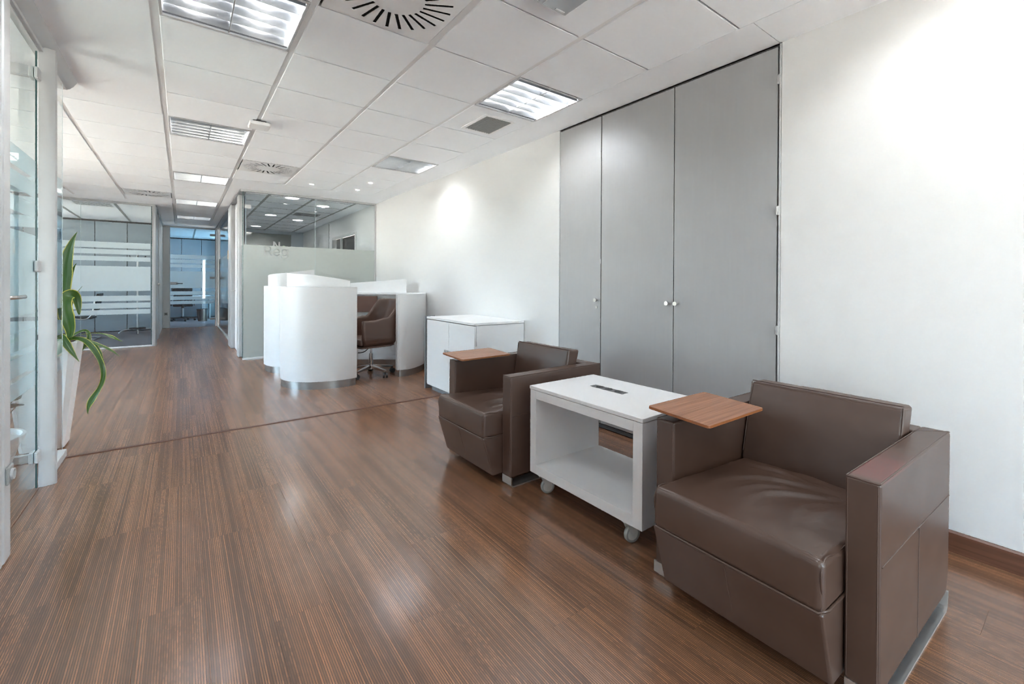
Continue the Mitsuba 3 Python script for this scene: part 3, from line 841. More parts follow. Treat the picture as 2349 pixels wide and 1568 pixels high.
def shell():
    """A tub: arms rise to the back in one sweep. Local +x is the front."""
    nu, nv, th = 61, 13, 0.046
    U = np.linspace(-1, 1, nu)
    outer, inner = [], []
    for u in U:
        a = abs(u)
        # plan path: straight sides then round back
        if a > 0.48:
            x = np.interp(a, [0.48, 1.0], [-0.10, 0.245])
            y = 0.285
            nrm = np.array([0.0, 1.0])
        else:
            th_ = a / 0.48 * (np.pi / 2)
            x = -0.10 - 0.19 * np.cos(th_) ** 0.85
            y = 0.285 * np.sin(th_) ** 0.8
            nrm = np.array([-np.cos(th_), np.sin(th_)])
        sg = np.sign(u) if u != 0 else 1
        k_ = np.clip((0.53 - a) / 0.17, 0, 1)
        k_ = k_ * k_ * (3 - 2 * k_)
        zt = 0.715 + 0.025 * np.clip((0.8 - a) / 0.2, 0, 1) + 0.225 * k_
        zb = 0.405
        for arr, off in ((outer, 0.0), (inner, -th)):
            col = []
            for j in range(nv):
                t = j / (nv - 1)
                z = zb + t * (zt - zb)
                leanb = 0.17 * np.clip((z - zb) / 0.53, 0, 1) * (1 - np.clip((a - 0.25) / 0.3, 0, 1))
                tuck = -0.05 * (1 - np.clip((z - zb) / 0.10, 0, 1)) ** 2
                fr = 0.03 * np.clip((a - 0.8) / 0.2, 0, 1) * (z - zb) / 0.3
                o = off + tuck
                col.append((x + nrm[0] * o - leanb + fr, sg * (y + nrm[1] * o), z))
            arr.append(col)
    O, I = np.array(outer), np.array(inner)
    # round top: two rows between outer and inner top
    rows = [O[:, j] for j in range(nv)]
    mid = (O[:, -1] + I[:, -1]) / 2
    for al in (0.2, 0.5, 0.8):
        p = O[:, -1] * (1 - al) + I[:, -1] * al
        p = p + np.array([0, 0, 1.0]) * 0.020 * math.sin(al * math.pi)
        rows.append(p)
    rows += [I[:, j] for j in range(nv - 1, -1, -1)]
    G = np.array(rows)       # (R, nu, 3)
    R = len(G)
    i, j = np.meshgrid(np.arange(R - 1), np.arange(nu - 1), indexing='ij')
    q = np.stack([i * nu + j, i * nu + j + 1, (i + 1) * nu + j + 1, (i + 1) * nu + j], -1).reshape(-1, 4)
    V = G.reshape(-1, 3)
    f = [*np.vstack([q[:, [0, 1, 2]], q[:, [0, 2, 3]]])]
    for jj, flip in ((0, False), (nu - 1, True)):
        ids = [r * nu + jj for r in range(R)]
        c = len(V)
        bul = np.array([0.020, 0, 0])
        V = np.vstack([V, V[ids].mean(0) + bul])
        for a_, b_ in zip(ids, ids[1:] + ids[:1]):
            f.append([c, b_, a_] if flip else [c, a_, b_])
    m = trimesh.Trimesh(V, np.array(f), process=False)
    m.fix_normals()
    return m


sh = part(sw, 'shell', SW(shell()), CHAIR_LEATHER, 50)
bot = Polygon([(0.27, -0.255), (0.27, 0.255), (-0.10, 0.255), (-0.20, 0.19), (-0.25, 0.08), (-0.25, -0.08), (-0.20, -0.19), (-0.10, -0.255)]).buffer(0.02)
part(sw, 'seat_pan', SW(extr(bot, 0.392, 0.41)), CHAIR_LEATHER)
part(sw, 'seat_cushion', SW(warp(softbox(-0.23, 0.29, -0.235, 0.235, 0.4105, 0.50, 0.03, 0.05), lambda v: np.c_[v[:, 0], v[:, 1], v[:, 2] + 0.012 * np.cos(v[:, 1] * 5)])), CHAIR_LEATHER, True)
part(sw, 'gas_lift', cat(cyl((hx, hy, 0.10), (hx, hy, 0.285), 0.025, 24), cyl((hx, hy, 0.285), (hx, hy, 0.372), 0.014, 20)), CHROME, 30)
part(sw, 'mechanism', cat(moved(cbox(-0.09, 0.09, -0.06, 0.06, 0.365, 0.392, 0.004), hx, hy, 0, face)), BLACK)
part(sw, 'lever', tube(spline([(hx - 0.03, hy - 0.04, 0.37), (hx - 0.10, hy - 0.12, 0.345), (hx - 0.18, hy - 0.20, 0.335), (hx - 0.24, hy - 0.23, 0.34)], 14), 0.005, 8), BLACK, True)
part(sw, 'hub', cyl((hx, hy, 0.075), (hx, hy, 0.135), 0.035, 24), CHROME, 30)
for i in range(5):
    a = math.radians(-72 + 72 * i)
    ex, ey = math.cos(a), math.sin(a)
    m = trimesh.PointCloud([(0.02, s * 0.026, z) for s in (-1, 1) for z in (0.095, 0.132)] + [(0.295, s * 0.016, z) for s in (-1, 1) for z in (0.078, 0.094)]).convex_hull
    arm = part(sw, 'base_arm', moved(m, hx, hy, 0, a), CHROME)
    cx_, cy_ = hx + 0.29 * ex, hy + 0.29 * ey
    w_ = []
    for s in (-1, 1):
        n_ = np.array([-ey, ex]) if i % 2 else np.array([ex * 0.6 - ey * 0.8, ey * 0.6 + ex * 0.8])
        c0 = np.array([cx_, cy_]) + n_ * (0.010 * s)
        c1 = np.array([cx_, cy_]) + n_ * (0.028 * s)
        w_.append(cyl((c0[0], c0[1], 0.031), (c1[0], c1[1], 0.031), 0.031, 24))
    part(arm, 'caster', cat(w_, cyl((cx_, cy_, 0.04), (cx_, cy_, 0.08), 0.008, 10)), BLACK, 30)

# ------------------------------------------------------------------ glass partitions
BANDS = ((0.61, 0.695), (0.72, 0.815), (0.85, 0.945), (1.03, 1.475), (1.57, 1.65), (1.69, 1.775), (1.80, 1.905))


def bands_x(k, x, y0, y1):
    """Frosted stripes on a pane that stands across x."""
    for a, b in BANDS:
        part(k, 'film_band', box(x - 0.0004, x + 0.0004, y0, y1, a, b), FILM)


def sheet_x(x, y0, y1, z0, z1):
    return trimesh.Trimesh([(x, y0, z0), (x, y1, z0), (x, y1, z1), (x, y0, z1)], [[0, 1, 2], [0, 2, 3]], process=False)


def sheet_y(y, x0, x1, z0, z1):
    return trimesh.Trimesh([(x0, y, z0), (x1, y, z0), (x1, y, z1), (x0, y, z1)], [[0, 1, 2], [0, 2, 3]], process=False)


# left: a post, the glass door, a rounded post, a fixed pane, and the pane round the corner
k = single('trim_2', cat(cbox(-0.745, -0.61, 2.55, 2.786, 0.001, 2.5605, 0.003), box(-0.74, -0.614, 2.786, 2.794, 0.001, 2.56), cbox(-0.745, -0.607, 2.794, 2.888, 0.001, 2.5605, 0.006)), ALU, 'wide light grey partition post at the left edge', kind='structure')
so = thing('wall_socket', 'square grey wall socket on the light grey post at the left edge', 'socket', 'grey square wall sockets')
part(so, 'plate', cbox(-0.6069, -0.596, 2.808, 2.884, 0.335, 0.411, 0.004), GREY_PLASTIC)
m = lathe([(0.019, 0.0), (0.024, 0.0), (0.024, 0.009), (0.019, 0.009), (0.019, 0.0)], 28)
m.apply_transform(trimesh.transformations.rotation_matrix(math.pi / 2, (0, 1, 0)))
m.apply_translation((-0.5955, 2.846, 0.373))
part(so, 'rim', m, ALU, 30)
part(so, 'insert', cyl((-0.5958, 2.846, 0.373), (-0.5938, 2.846, 0.373), 0.0185, 24), BLACK, 30)

XD = -0.680
d1 = thing('door_1', 'clear glass door with frosted stripes in the left partition', kind='structure')
part(d1, 'pane', sheet_x(XD, 2.895, 3.712, 0.008, 2.545), GLASS_DOOR)
part(d1, 'glass_edge', cat(box(XD - 0.004, XD + 0.004, 3.712, 3.715, 0.008, 2.545)), GLASS_EDGE)
bands_x(d1, XD - 0.003, 2.895, 3.712)
for zc in (2.405, 1.297, 0.197):
    h = part(d1, 'hinge', cbox(XD + 0.001, XD + 0.020, 3.655, 3.722, zc - 0.033, zc + 0.033, 0.005), ALU)
    part(d1, 'hinge', cbox(XD - 0.022, XD - 0.004, 3.655, 3.722, zc - 0.033, zc + 0.033, 0.005), ALU)
part(d1, 'lock_plate', cbox(XD + 0.001, XD + 0.018, 2.90, 3.07, 1.105, 1.165, 0.004), ALU)
part(d1, 'handle', tube(spline([(XD + 0.015, 3.03, 1.135), (XD + 0.050, 3.032, 1.135), (XD + 0.056, 3.05, 1.135), (XD + 0.054, 3.15, 1.134), (XD + 0.053, 3.21, 1.134)], 22), 0.0095, 10), STEEL, True)
single('trim_3', cat(box(-0.69, -0.67, 2.89, 3.735, 2.548, 2.5562), box(-0.70, -0.655, 2.89, 3.735, 2.5562, 2.575)), ALU, 'dark head track over the left glass door', kind='structure')
rp = Point(0, 0).buffer(0.034, 24)
post = Polygon([(-0.676, 3.735), (-0.674, 3.733), (-0.650, 3.7345), (-0.622, 3.741), (-0.607, 3.749), (-0.601, 3.760), (-0.607, 3.772), (-0.622, 3.781), (-0.650, 3.788), (-0.676, 3.79)])
single('trim_4', extr(post, 0.001, 2.585), ALU, 'rounded light grey post beside the left glass door', kind='structure', smooth=25)
wl = thing('wall_left_glass', 'fixed glass pane of the left partition beside the rounded post', kind='structure')
part(wl, 'pane', sheet_x(-0.662, 3.792, 4.295, 0.05, 2.565), GLASS)
bands_x(wl, -0.665, 3.792, 4.290)
part(wl, 'glass_edge', box(-0.6635, -0.6605, 4.295, 4.297, 0.05, 2.565), GLASS_EDGE_PALE)
part(wl, 'bottom_rail', cbox(-0.688, -0.640, 3.792, 4.300, 0.001, 0.050, 0.003), ALU)
wc = thing('wall_left_corner_glass', 'striped glass pane closing the small left office behind the partition corner', kind='structure')
part(wc, 'pane', sheet_y(4.298, -3.38, -0.669, 0.05, 2.565), GLASS)
for a, b in BANDS:
    part(wc, 'film_band', box(-3.38, -0.67, 4.2938, 4.2946, a, b), FILM)
part(wc, 'bottom_rail', cbox(-3.38, -0.69, 4.275, 4.319, 0.001, 0.05, 0.003), ALU)
head = [(-0.715, 2.575), (-0.672, 2.575), (-0.662, 2.5755), (-0.645, 2.586), (-0.628, 2.604), (-0.614, 2.626), (-0.607, 2.6385), (-0.715, 2.6385)]
single('trim_5', prism_y(head, 2.56, 4.44), ALU, 'curved light grey head rail along the top of the left partition', kind='structure', smooth=25)
hd = [(4.27, 2.575), (4.30, 2.5752), (4.36, 2.586), (4.41, 2.612), (4.438, 2.6385), (4.27, 2.6385)]
single('trim_6', prism_x(hd, -3.38, -0.716), ALU, 'head rail over the corner pane of the left office', kind='structure', smooth=25)

# reception glass wall and the corridor partition on the right
YG = 7.95
wr = thing('wall_reception_glass', 'glass wall behind the reception desk, frosted in its lower part', kind='structure')
GX = (0.752, 1.792, 2.800)
for a, b in zip(GX[:-1], GX[1:]):
    part(wr, 'pane', sheet_y(YG, a + 0.001, b - 0.002, 0.03, 2.6), GLASS)
    part(wr, 'film', box(a + 0.002, b - 0.002, YG - 0.0034, YG - 0.0026, 0.03, 1.785), FILM_GREY)
part(wr, 'joint', box(1.790, 1.794, YG - 0.004, YG + 0.002, 0.03, 2.6), GLASS_EDGE_PALE)
part(wr, 'glass_edge', box(0.744, 0.753, YG - 0.006, YG + 0.006, 0.03, 2.6), GLASS_EDGE)
part(wr, 'bottom_rail', cbox(0.742, 2.81, YG - 0.02, YG + 0.02, 0.001, 0.03, 0.002), LAMP_WHITE)
part(wr, 'head_rail', cat(cbox(0.72, 2.826, YG - 0.022, YG + 0.022, 2.6, 2.628, 0.003), box(0.72, 2.826, YG - 0.012, YG + 0.012, 2.628, 2.6388)), ALU)
part(wr, 'head_gap', box(0.752, 2.80, YG - 0.0225, YG - 0.0215, 2.6, 2.607), ALU_DARK)
part(wr, 'side_rail', cat(cbox(2.801, 2.828, YG - 0.02, YG + 0.02, 0.03, 2.6, 0.002), box(2.7985, 2.801, YG - 0.012, YG + 0.012, 0.03, 2.6)), ALU)
part(wr, 'clip', cbox(0.77, 0.86, YG - 0.012, YG - 0.001, 2.345, 2.405, 0.003), ALU)
lt = meshkit.text_mesh('Reg', 0.15, 0.0008)
v = np.array(lt.vertices)
lt.vertices = np.stack([1.02 + v[:, 0], YG - 0.0046 + v[:, 2], 1.63 + v[:, 1]], 1)
part(wr, 'lettering', lt, FILM_LETTER, label='large pale letters on the frosted film', kind='stuff')

XR = 0.752
wk = thing('wall_corridor_glass', 'glass and post partition along the right side of the corridor', kind='structure')
part(wk, 'pane', sheet_x(XR, 7.96, 8.24, 0.03, 2.6), GLASS)
part(wk, 'film', box(XR + 0.003, XR + 0.004, 7.96, 8.24, 0.03, 1.785), FILM_GREY)
part(wk, 'post', cbox(0.715, 0.79, 8.242, 8.47, 0.001, 2.6, 0.012), ALU)
part(wk, 'door_leaf', cbox(0.765, 0.80, 8.48, 9.40, 0.006, 2.58, 0.002), PLASTER)
for zc in (2.35, 1.22, 0.24):
    part(wk, 'hinge', cbox(0.750, 0.7645, 8.50, 8.56, zc - 0.04, zc + 0.04, 0.003), ALU)
part(wk, 'handle', tube(spline([(0.766, 9.30, 1.05), (0.72, 9.30, 1.05), (0.712, 9.28, 1.05), (0.712, 9.18, 1.05)], 14), 0.009, 8), STEEL, True)
part(wk, 'post', cbox(0.700, 0.79, 9.42, 9.98, 0.001, 2.6, 0.012), ALU)
part(wk, 'pane', sheet_x(0.776, 9.985, 14.16, 0.03, 2.6), GLASS)
part(wk, 'film', box(0.779, 0.780, 9.985, 14.16, 0.03, 1.785), FILM_GREY)
part(wk, 'bottom_rail', cbox(0.755, 0.797, 9.985, 14.40, 0.001, 0.03, 0.002), LAMP_WHITE)
part(wk, 'post', cbox(0.75, 0.80, 14.165, 14.43, 0.031, 2.6, 0.004), ALU)
part(wk, 'head_rail', cbox(0.712, 0.80, 7.975, 14.43, 2.601, 2.6385, 0.004), ALU_DARK)
single('light_switch', cbox(0.690, 0.6995, 9.90, 9.97, 1.63, 1.80, 0.003), BEIGE, 'small beige box fixed high on the corridor post', 'switch')
single('wall_reception_room', cat(box(0.81, 0.83, 8.3, 13.9, 0, 2.6), box(0.81, 2.83, 13.98, 14.0, 0, 2.639)), GREY_PANEL, 'inner walls of the room behind the reception glass', kind='structure')
# room behind the reception glass
rc = single('ceiling_reception_room', box(0.80, 2.83, 7.98, 14.0, 2.64, 2.66), PLASTER, 'lower lit ceiling of the room behind the reception glass', kind='structure')
for x in (1.145, 1.82, 2.53):
    part(rc, 'main_runner', box(x - 0.02, x + 0.02, 7.99, 13.97, 2.636, 2.64), GREY_PLASTIC)
for i in range(9):
    y = 8.3 + 0.68 * i
    part(rc, 'cross_runner', box(0.84, 2.50, y - 0.008, y + 0.008, 2.637, 2.64), GREY_PLASTIC)
for (x, y), txt in (((1.496, 8.27), 'round downlight nearest the reception glass, left of the glass joint'), ((1.514, 10.66), 'second round downlight from the glass in the left row'), ((1.518, 13.05), 'third round downlight deepest in the room behind the reception glass'),
                    ((2.122, 8.80), 'round downlight nearest the right wall behind the reception glass'), ((2.137, 11.155), 'round downlight second in the right row behind the reception glass')):
    k = thing('downlight', txt, 'downlight', 'round downlights behind the reception glass')
    part(k, 'ring', lathe([(0.105, 2.630), (0.125, 2.632), (0.125, 2.6395), (0.105, 2.6395), (0.105, 2.630)], 32, (x, y, 0)), LAMP_WHITE, 30)
    part(k, 'lens', lathe([(0.0, 2.631), (0.104, 2.632), (0.104, 2.634), (0.0, 2.634)], 32, (x, y, 0)), EMIT, emitter=glow(DOWNLIGHT, (1, 0.99, 0.95)))
gr = thing('air_grille', 'dark slatted air grille in the ceiling behind the reception glass', 'air vent')
part(gr, 'frame', extr(sbox(1.88, 9.95, 2.36, 10.35).difference(sbox(1.91, 9.98, 2.33, 10.32)), 2.628, 2.636), GREY_PLASTIC)
for i in range(7):
    y = 10.0 + i * 0.05
    part(gr, 'slat', box(1.91, 2.33, y - 0.016, y + 0.016, 2.629, 2.632), ALU_DARK)
w1 = thing('window_1', 'dark window with a grey frame in the right wall behind the reception glass', kind='structure')
part(w1, 'window_frame', cat(cbox(2.80, 2.83, 9.06, 10.82, 2.18, 2.236, 0.003), cbox(2.80, 2.83, 9.06, 10.82, 0.96, 1.01, 0.003), cbox(2.80, 2.83, 9.06, 9.11, 1.01, 2.18, 0.003), cbox(2.80, 2.83, 10.77, 10.82, 1.01, 2.18, 0.003)), ALU)
part(w1, 'mullion', cbox(2.84, 2.88, 10.2, 10.26, 1.0, 2.2, 0.003), ALU)
part(w1, 'pane', box(2.90, 2.91, 9.095, 10.785, 1.005, 2.2), pr((0.05, 0.05, 0.05), 0.15))
single('trim_7', box(2.822, 2.83, 11.14, 11.17, 0, 2.6), GREY_PLASTIC, 'grey vertical strip on the wall behind the reception glass', kind='structure')
sg = thing('wall_sign', 'dark panel with a white letter N and green dot far behind the reception glass', 'sign')
part(sg, 'panel', cbox(0.85, 2.50, 13.95, 13.975, 0.9, 2.55, 0.002), pr((0.10, 0.125, 0.12), 0.15))
lt = meshkit.text_mesh('N', 0.20, 0.004, True)
v = np.array(lt.vertices)
lt.vertices = np.stack([2.02 + v[:, 0], 13.949 - v[:, 2], 2.13 + v[:, 1]], 1)
lt.invert()
part(sg, 'letter', lt, LAMP_WHITE, label='white letter N')
part(sg, 'dot', cyl((2.31, 13.949, 2.19), (2.31, 13.944, 2.19), 0.045, 20), pr((0.55, 0.72, 0.52), 0.5), 30, label='pale green dot')

# far left: glazed meeting room
YM = 10.62
wm = thing('wall_meeting_glass', 'glass wall with frosted stripes of the meeting room at the far left', kind='structure')
MX = (-3.38, -2.42, -1.41, -0.462)
for a, b in zip(MX[:-1], MX[1:]):
    part(wm, 'pane', sheet_y(YM, a + 0.002, b - 0.002, 0.026, 2.6), GLASS)
    for za, zb in BANDS:
        part(wm, 'film_band', box(a + 0.002, b - (0.012 if b > -1 else 0.001), YM - 0.0034, YM - 0.0026, za, zb), FILM)
part(wm, 'joint', box(-1.412, -1.408, YM - 0.004, YM + 0.004, 0.026, 2.6), GLASS_EDGE_PALE)
part(wm, 'bottom_rail', cbox(-3.38, -0.44, YM - 0.022, YM + 0.022, 0.001, 0.026, 0.002), LAMP_WHITE)
part(wm, 'head_rail', cat(cbox(-3.38, -0.40, YM - 0.03, YM + 0.03, 2.6, 2.625, 0.003), box(-3.38, -0.40, YM - 0.016, YM + 0.016, 2.625, 2.6385)), ALU)
part(wm, 'glass_edge', box(-0.462, -0.452, YM - 0.012, YM + 0.012, 0.026, 2.6), GLASS_EDGE)
post = Polygon([(-0.45, 10.60), (-0.43, 10.585), (-0.40, 10.60), (-0.385, 10.64), (-0.385, 10.86), (-0.45, 10.86)])
wcl = single('wall_corridor_left', extr(post, 0.001, 2.6), ALU, 'light grey posts and door along the left side of the corridor', kind='structure', smooth=25)
part(wcl, 'door_leaf', cbox(-0.445, -0.410, 10.865, 11.86, 0.006, 2.59, 0.003), ALU)
part(wcl, 'knob', cyl((-0.409, 11.74, 1.15), (-0.365, 11.74, 1.15), 0.022, 18), STEEL, 30)
part(wcl, 'post', cbox(-0.455, -0.388, 11.865, 12.05, 0.001, 2.6, 0.012), ALU)
part(wcl, 'panel', cbox(-0.445, -0.405, 12.055, 14.42, 0.001, 2.6, 0.003), WALL)
part(wcl, 'head_rail', cbox(-0.46, -0.385, 10.66, 14.42, 2.601, 2.6385, 0.004), ALU_DARK)
mb = single('wall_meeting_back', box(-3.39, -0.46, 14.09, 14.11, 0, 2.639), DARK_GAP, 'grey panelled back wall of the meeting room at the far left', kind='structure')
for xa in np.arange(-3.345, -0.5, 0.571):
    part(mb, 'panel', cbox(xa + 0.006, min(xa + 0.565, -0.465), 14.072, 14.089, 0.02, 2.60, 0.002), GREY_PANEL)
single('ceiling_meeting_room', cat(box(-3.39, -0.9, 10.9, 14.1, 2.642, 2.66)), PLASTER, 'ceiling of the meeting room at the far left', kind='structure')
k = thing('air_diffuser', 'grey slotted air diffuser in the meeting room ceiling behind the far left glass', 'air vent')
part(k, 'face_plate', cbox(-1.62, -1.02, 10.95, 11.5, 2.634, 2.642, 0.002), LAMP_WHITE)
for i in range(6):
    part(k, 'slot', box(-1.58, -1.06, 11.0 + i * 0.08, 11.03 + i * 0.08, 2.6325, 2.634), GREY_PLASTIC)
for x in (-1.0, -1.86):
    part('ceiling_meeting_room', 'runner', box(x - 0.02, x + 0.02, 10.95, 14.05, 2.637, 2.6418), GREY_PLASTIC)

# coat stand and meeting chair in there
cs = thing('coat_stand', 'white coat stand with a bent chrome foot behind the striped glass at the far left', 'coat stand')
sx, sy = -0.83, 13.45
part(cs, 'pole', cyl((sx, sy, 0.12), (sx, sy, 1.86), 0.018, 16), LAMP_WHITE, 30)
part(cs, 'disc', lathe([(0.0, 0.10), (0.15, 0.10), (0.15, 0.125), (0.0, 0.13)], 28, (sx, sy, 0)), BLACK, 30)
for i in range(4):
    a = math.radians(95 + 90 * i)
    ex, ey = math.cos(a), math.sin(a)
    part(cs, 'foot', tube(spline([(sx + 0.06 * ex, sy + 0.06 * ey, 0.095), (sx + 0.22 * ex, sy + 0.22 * ey, 0.085), (sx + 0.30 * ex, sy + 0.30 * ey, 0.05), (sx + 0.33 * ex, sy + 0.33 * ey, 0.012)], 14), 0.013, 8), CHROME, True)
    part(cs, 'hook', tube(spline([(sx, sy, 1.72), (sx + 0.07 * ex, sy + 0.07 * ey, 1.72), (sx + 0.13 * ex, sy + 0.13 * ey, 1.76), (sx + 0.14 * ex, sy + 0.14 * ey, 1.80)], 12), 0.009, 8), BLACK, True)
mc = thing('cantilever_chair', 'black cantilever chair with chrome sled frame behind the striped glass at the far left', 'chair')


def MC(m):
    return moved(m, -1.72, 12.60, 0, math.radians(176))


part(mc, 'seat', MC(softbox(-0.25, 0.25, -0.24, 0.24, 0.43, 0.47, 0.015, 0.06)), BLACK, True)
part(mc, 'backrest', MC(warp(softbox(-0.29, -0.26, -0.23, 0.23, 0.55, 0.95, 0.012, 0.06), lambda v: np.c_[v[:, 0] - 0.18 * (v[:, 2] - 0.55), v[:, 1], v[:, 2]])), BLACK, True)
for s in (-1, 1):
    y = s * 0.262
    part(mc, 'frame', MC(tube(spline([(-0.31, y, 0.80), (-0.27, y, 0.55), (-0.22, y, 0.46), (0.20, y, 0.45), (0.27, y, 0.40), (0.28, y, 0.08), (0.22, y, 0.013), (-0.10, y, 0.013), (-0.30, y, 0.013)], 50), 0.012, 8)), CHROME, True)
    part(mc, 'arm_pad', MC(cbox(-0.20, 0.16, y - 0.022, y + 0.022, 0.655, 0.685, 0.006)), BLACK)
    part(mc, 'arm_frame', MC(tube(spline([(-0.29, y, 0.66), (-0.10, y, 0.647), (0.14, y, 0.645), (0.22, y, 0.60), (0.24, y, 0.44)], 20), 0.010, 8)), CHROME, True)
part(mc, 'rear_bar', MC(tube([(-0.30, -0.262, 0.013), (-0.30, 0.262, 0.013)], 0.012, 8)), CHROME, True)

# corridor end: post, glass door, office behind
single('trim_8', cat(cbox(-0.404, -0.262, 14.44, 14.50, 0.001, 2.6, 0.004), cbox(0.716, 0.745, 14.44, 14.50, 0.001, 2.6, 0.004), cbox(-0.404, 0.745, 14.44, 14.50, 2.602, 2.6385, 0.004), cbox(-0.2615, -0.250, 14.442, 14.498, 0.001, 2.6, 0.002)), ALU, 'light grey frame of the glass door at the corridor end', kind='structure')
single('wall_corridor_end', cat(box(-3.4, -0.41, 14.45, 14.49, 0, 2.639), box(0.75, 1.5, 14.45, 14.49, 0, 2.639)), WALL, 'wall beside the door at the corridor end', kind='structure')
so = thing('wall_socket', 'small grey wall socket low on the frame left of the corridor end door', 'socket', 'grey square wall sockets')
part(so, 'plate', cbox(-0.372, -0.294, 14.430, 14.4395, 0.327, 0.405, 0.003), GREY_PLASTIC)
part(so, 'insert', cyl((-0.333, 14.4298, 0.366), (-0.333, 14.426, 0.366), 0.020, 20), BLACK, 30)
d2 = thing('door_2', 'glass door with frosted stripes at the end of the corridor', kind='structure')
part(d2, 'pane', sheet_y(14.47, -0.249, 0.715, 0.008, 2.6), GLASS)
for za, zb in BANDS:
    part(d2, 'film_band', box(-0.248, 0.714, 14.4735, 14.4743, za, zb), FILM)
for zc in (2.459, 1.307, 0.20):
    part(d2, 'hinge', cbox(0.60, 0.716, 14.452, 14.466, zc - 0.03, zc + 0.03, 0.003), ALU)
part(d2, 'lock_plate', cbox(-0.245, -0.09, 14.448, 14.466, 1.115, 1.19, 0.004), ALU)
part(d2, 'handle', tube(spline([(-0.11, 14.447, 1.15), (-0.11, 14.41, 1.15), (-0.09, 14.40, 1.15), (0.01, 14.40, 1.15)], 16), 0.010, 8), BLACK, True)
single('wall_end_left', box(-2.4, -2.3, 14.49, 18.3, 0, 2.8), WALL, 'left wall of the office behind the corridor end door', kind='structure')
single('wall_end_right', cat(box(0.95, 1.05, 14.49, 15.2, 0, 2.8), box(0.95, 1.05, 17.9, 18.3, 0, 2.8), box(0.95, 1.05, 15.2, 17.9, 0, 0.08), box(0.95, 1.05, 15.2, 17.9, 2.6, 2.8)), WALL, 'window wall of the office behind the corridor end door', kind='structure')
k = thing('window_6', 'tall bright window with blue vertical blinds in the office at the corridor end', kind='structure')
part(k, 'pane', box(1.02, 1.022, 15.2, 17.9, 0.08, 2.6), GLASS_BLUE)
part(k, 'window_frame', cat(box(0.99, 1.04, 15.2, 15.25, 0.08, 2.6), box(0.99, 1.04, 17.85, 17.9, 0.08, 2.6), box(0.99, 1.04, 16.5, 16.56, 0.08, 2.6)), ALU)
BLIND = mat('blue_blind', {'type': 'principledthin', 'base_color': rgb(0.45, 0.68, 0.82), 'roughness': 0.6, 'diff_trans': 1.1, 'eta': 1.3})
for i in range(19):
    y = 15.25 + i * 0.14
    part(k, 'blind_slat', trimesh.Trimesh([(0.935, y, 0.12), (0.93, y + 0.115, 0.12), (0.93, y + 0.115, 2.58), (0.935, y, 2.58)], [[0, 1, 2], [0, 2, 3]], process=False), BLIND)
eb = single('wall_end_back', box(-2.29, 0.94, 18.27, 18.295, 0, 2.639), DARK_GAP, 'grey panelled back wall of the office at the corridor end', kind='structure')
for xa in np.arange(-2.20, 0.9, 0.545):
    part(eb, 'panel', cbox(xa + 0.006, min(xa + 0.539, 0.935), 18.252, 18.269, 0.02, 2.60, 0.002), GREY_PANEL)
single('ceiling_end_office', box(-2.29, 0.94, 14.5, 18.25, 2.642, 2.66), PLASTER, 'ceiling of the office behind the corridor end door', kind='structure')
part('ceiling_end_office', 'runner', box(0.27, 0.31, 14.55, 18.2, 2.637, 2.6418), GREY_PLASTIC)
k = thing('ceiling_light', 'long strip light in the office behind the corridor end door', 'ceiling light')
part(k, 'housing', cbox(-0.75, -0.55, 15.2, 16.9, 2.615, 2.6415, 0.004), LAMP_WHITE)
part(k, 'diffuser', box(-0.73, -0.57, 15.23, 16.87, 2.611, 2.6148), EMIT, emitter=glow(DOWNLIGHT * 0.22))
oc = thing('office_chair', 'black office swivel chair behind the striped glass door at the corridor end', 'chair')
ox, oy = 0.02, 16.9
part(oc, 'seat', softbox(ox - 0.25, ox + 0.25, oy - 0.25, oy + 0.24, 0.44, 0.52, 0.03, 0.06), BLACK_FABRIC, True)
part(oc, 'backrest', warp(softbox(ox - 0.23, ox + 0.23, oy - 0.30, oy - 0.25, 0.60, 1.05, 0.02, 0.06), lambda v: np.c_[v[:, 0], v[:, 1] - 0.12 * (v[:, 2] - 0.6), v[:, 2]]), BLACK_FABRIC, True)
part(oc, 'back_support', cbox(ox - 0.03, ox + 0.03, oy - 0.29, oy - 0.20, 0.40, 0.64, 0.006), BLACK)
part(oc, 'gas_lift', cyl((ox, oy, 0.10), (ox, oy, 0.44), 0.022, 16), ALU, 30)
for s in (-1, 1):
    part(oc, 'armrest', cat(cbox(ox + s * 0.29 - 0.035, ox + s * 0.29 + 0.035, oy - 0.16, oy + 0.14, 0.655, 0.68, 0.006), cbox(ox + s * 0.285 - 0.014, ox + s * 0.285 + 0.014, oy - 0.04, oy + 0.03, 0.46, 0.654, 0.004)), BLACK)
for i in range(5):
    a = math.radians(-80 + 72 * i)
    m = trimesh.PointCloud([(0.02, s * 0.03, z) for s in (-1, 1) for z in (0.09, 0.13)] + [(0.31, s * 0.018, z) for s in (-1, 1) for z in (0.072, 0.09)]).convex_hull
    bm = part(oc, 'base_arm', moved(m, ox, oy, 0, a), BLACK)
    ex, ey = math.cos(a), math.sin(a)
    part(bm, 'caster', cat(cyl((ox + 0.30 * ex - 0.022 * ey, oy + 0.30 * ey + 0.022 * ex, 0.03), (ox + 0.30 * ex + 0.022 * ey, oy + 0.30 * ey - 0.022 * ex, 0.03), 0.03, 18)), BLACK, 30)
wb = thing('waste_bin', 'dark grey waste bin on the carpet right of the black office chair', 'waste bin')
part(wb, 'bucket', lathe([(0.0, 0.001), (0.115, 0.001), (0.15, 0.36), (0.158, 0.362), (0.158, 0.372), (0.144, 0.372), (0.11, 0.012), (0.0, 0.012)], 28, (0.50, 16.42, 0)), BLACK, 30)
dk = thing('desk', 'pale desk behind the black office chair at the corridor end', 'desk')
part(dk, 'top', cbox(-1.2, 0.75, 17.15, 17.95, 0.715, 0.74, 0.003), LAMINATE)
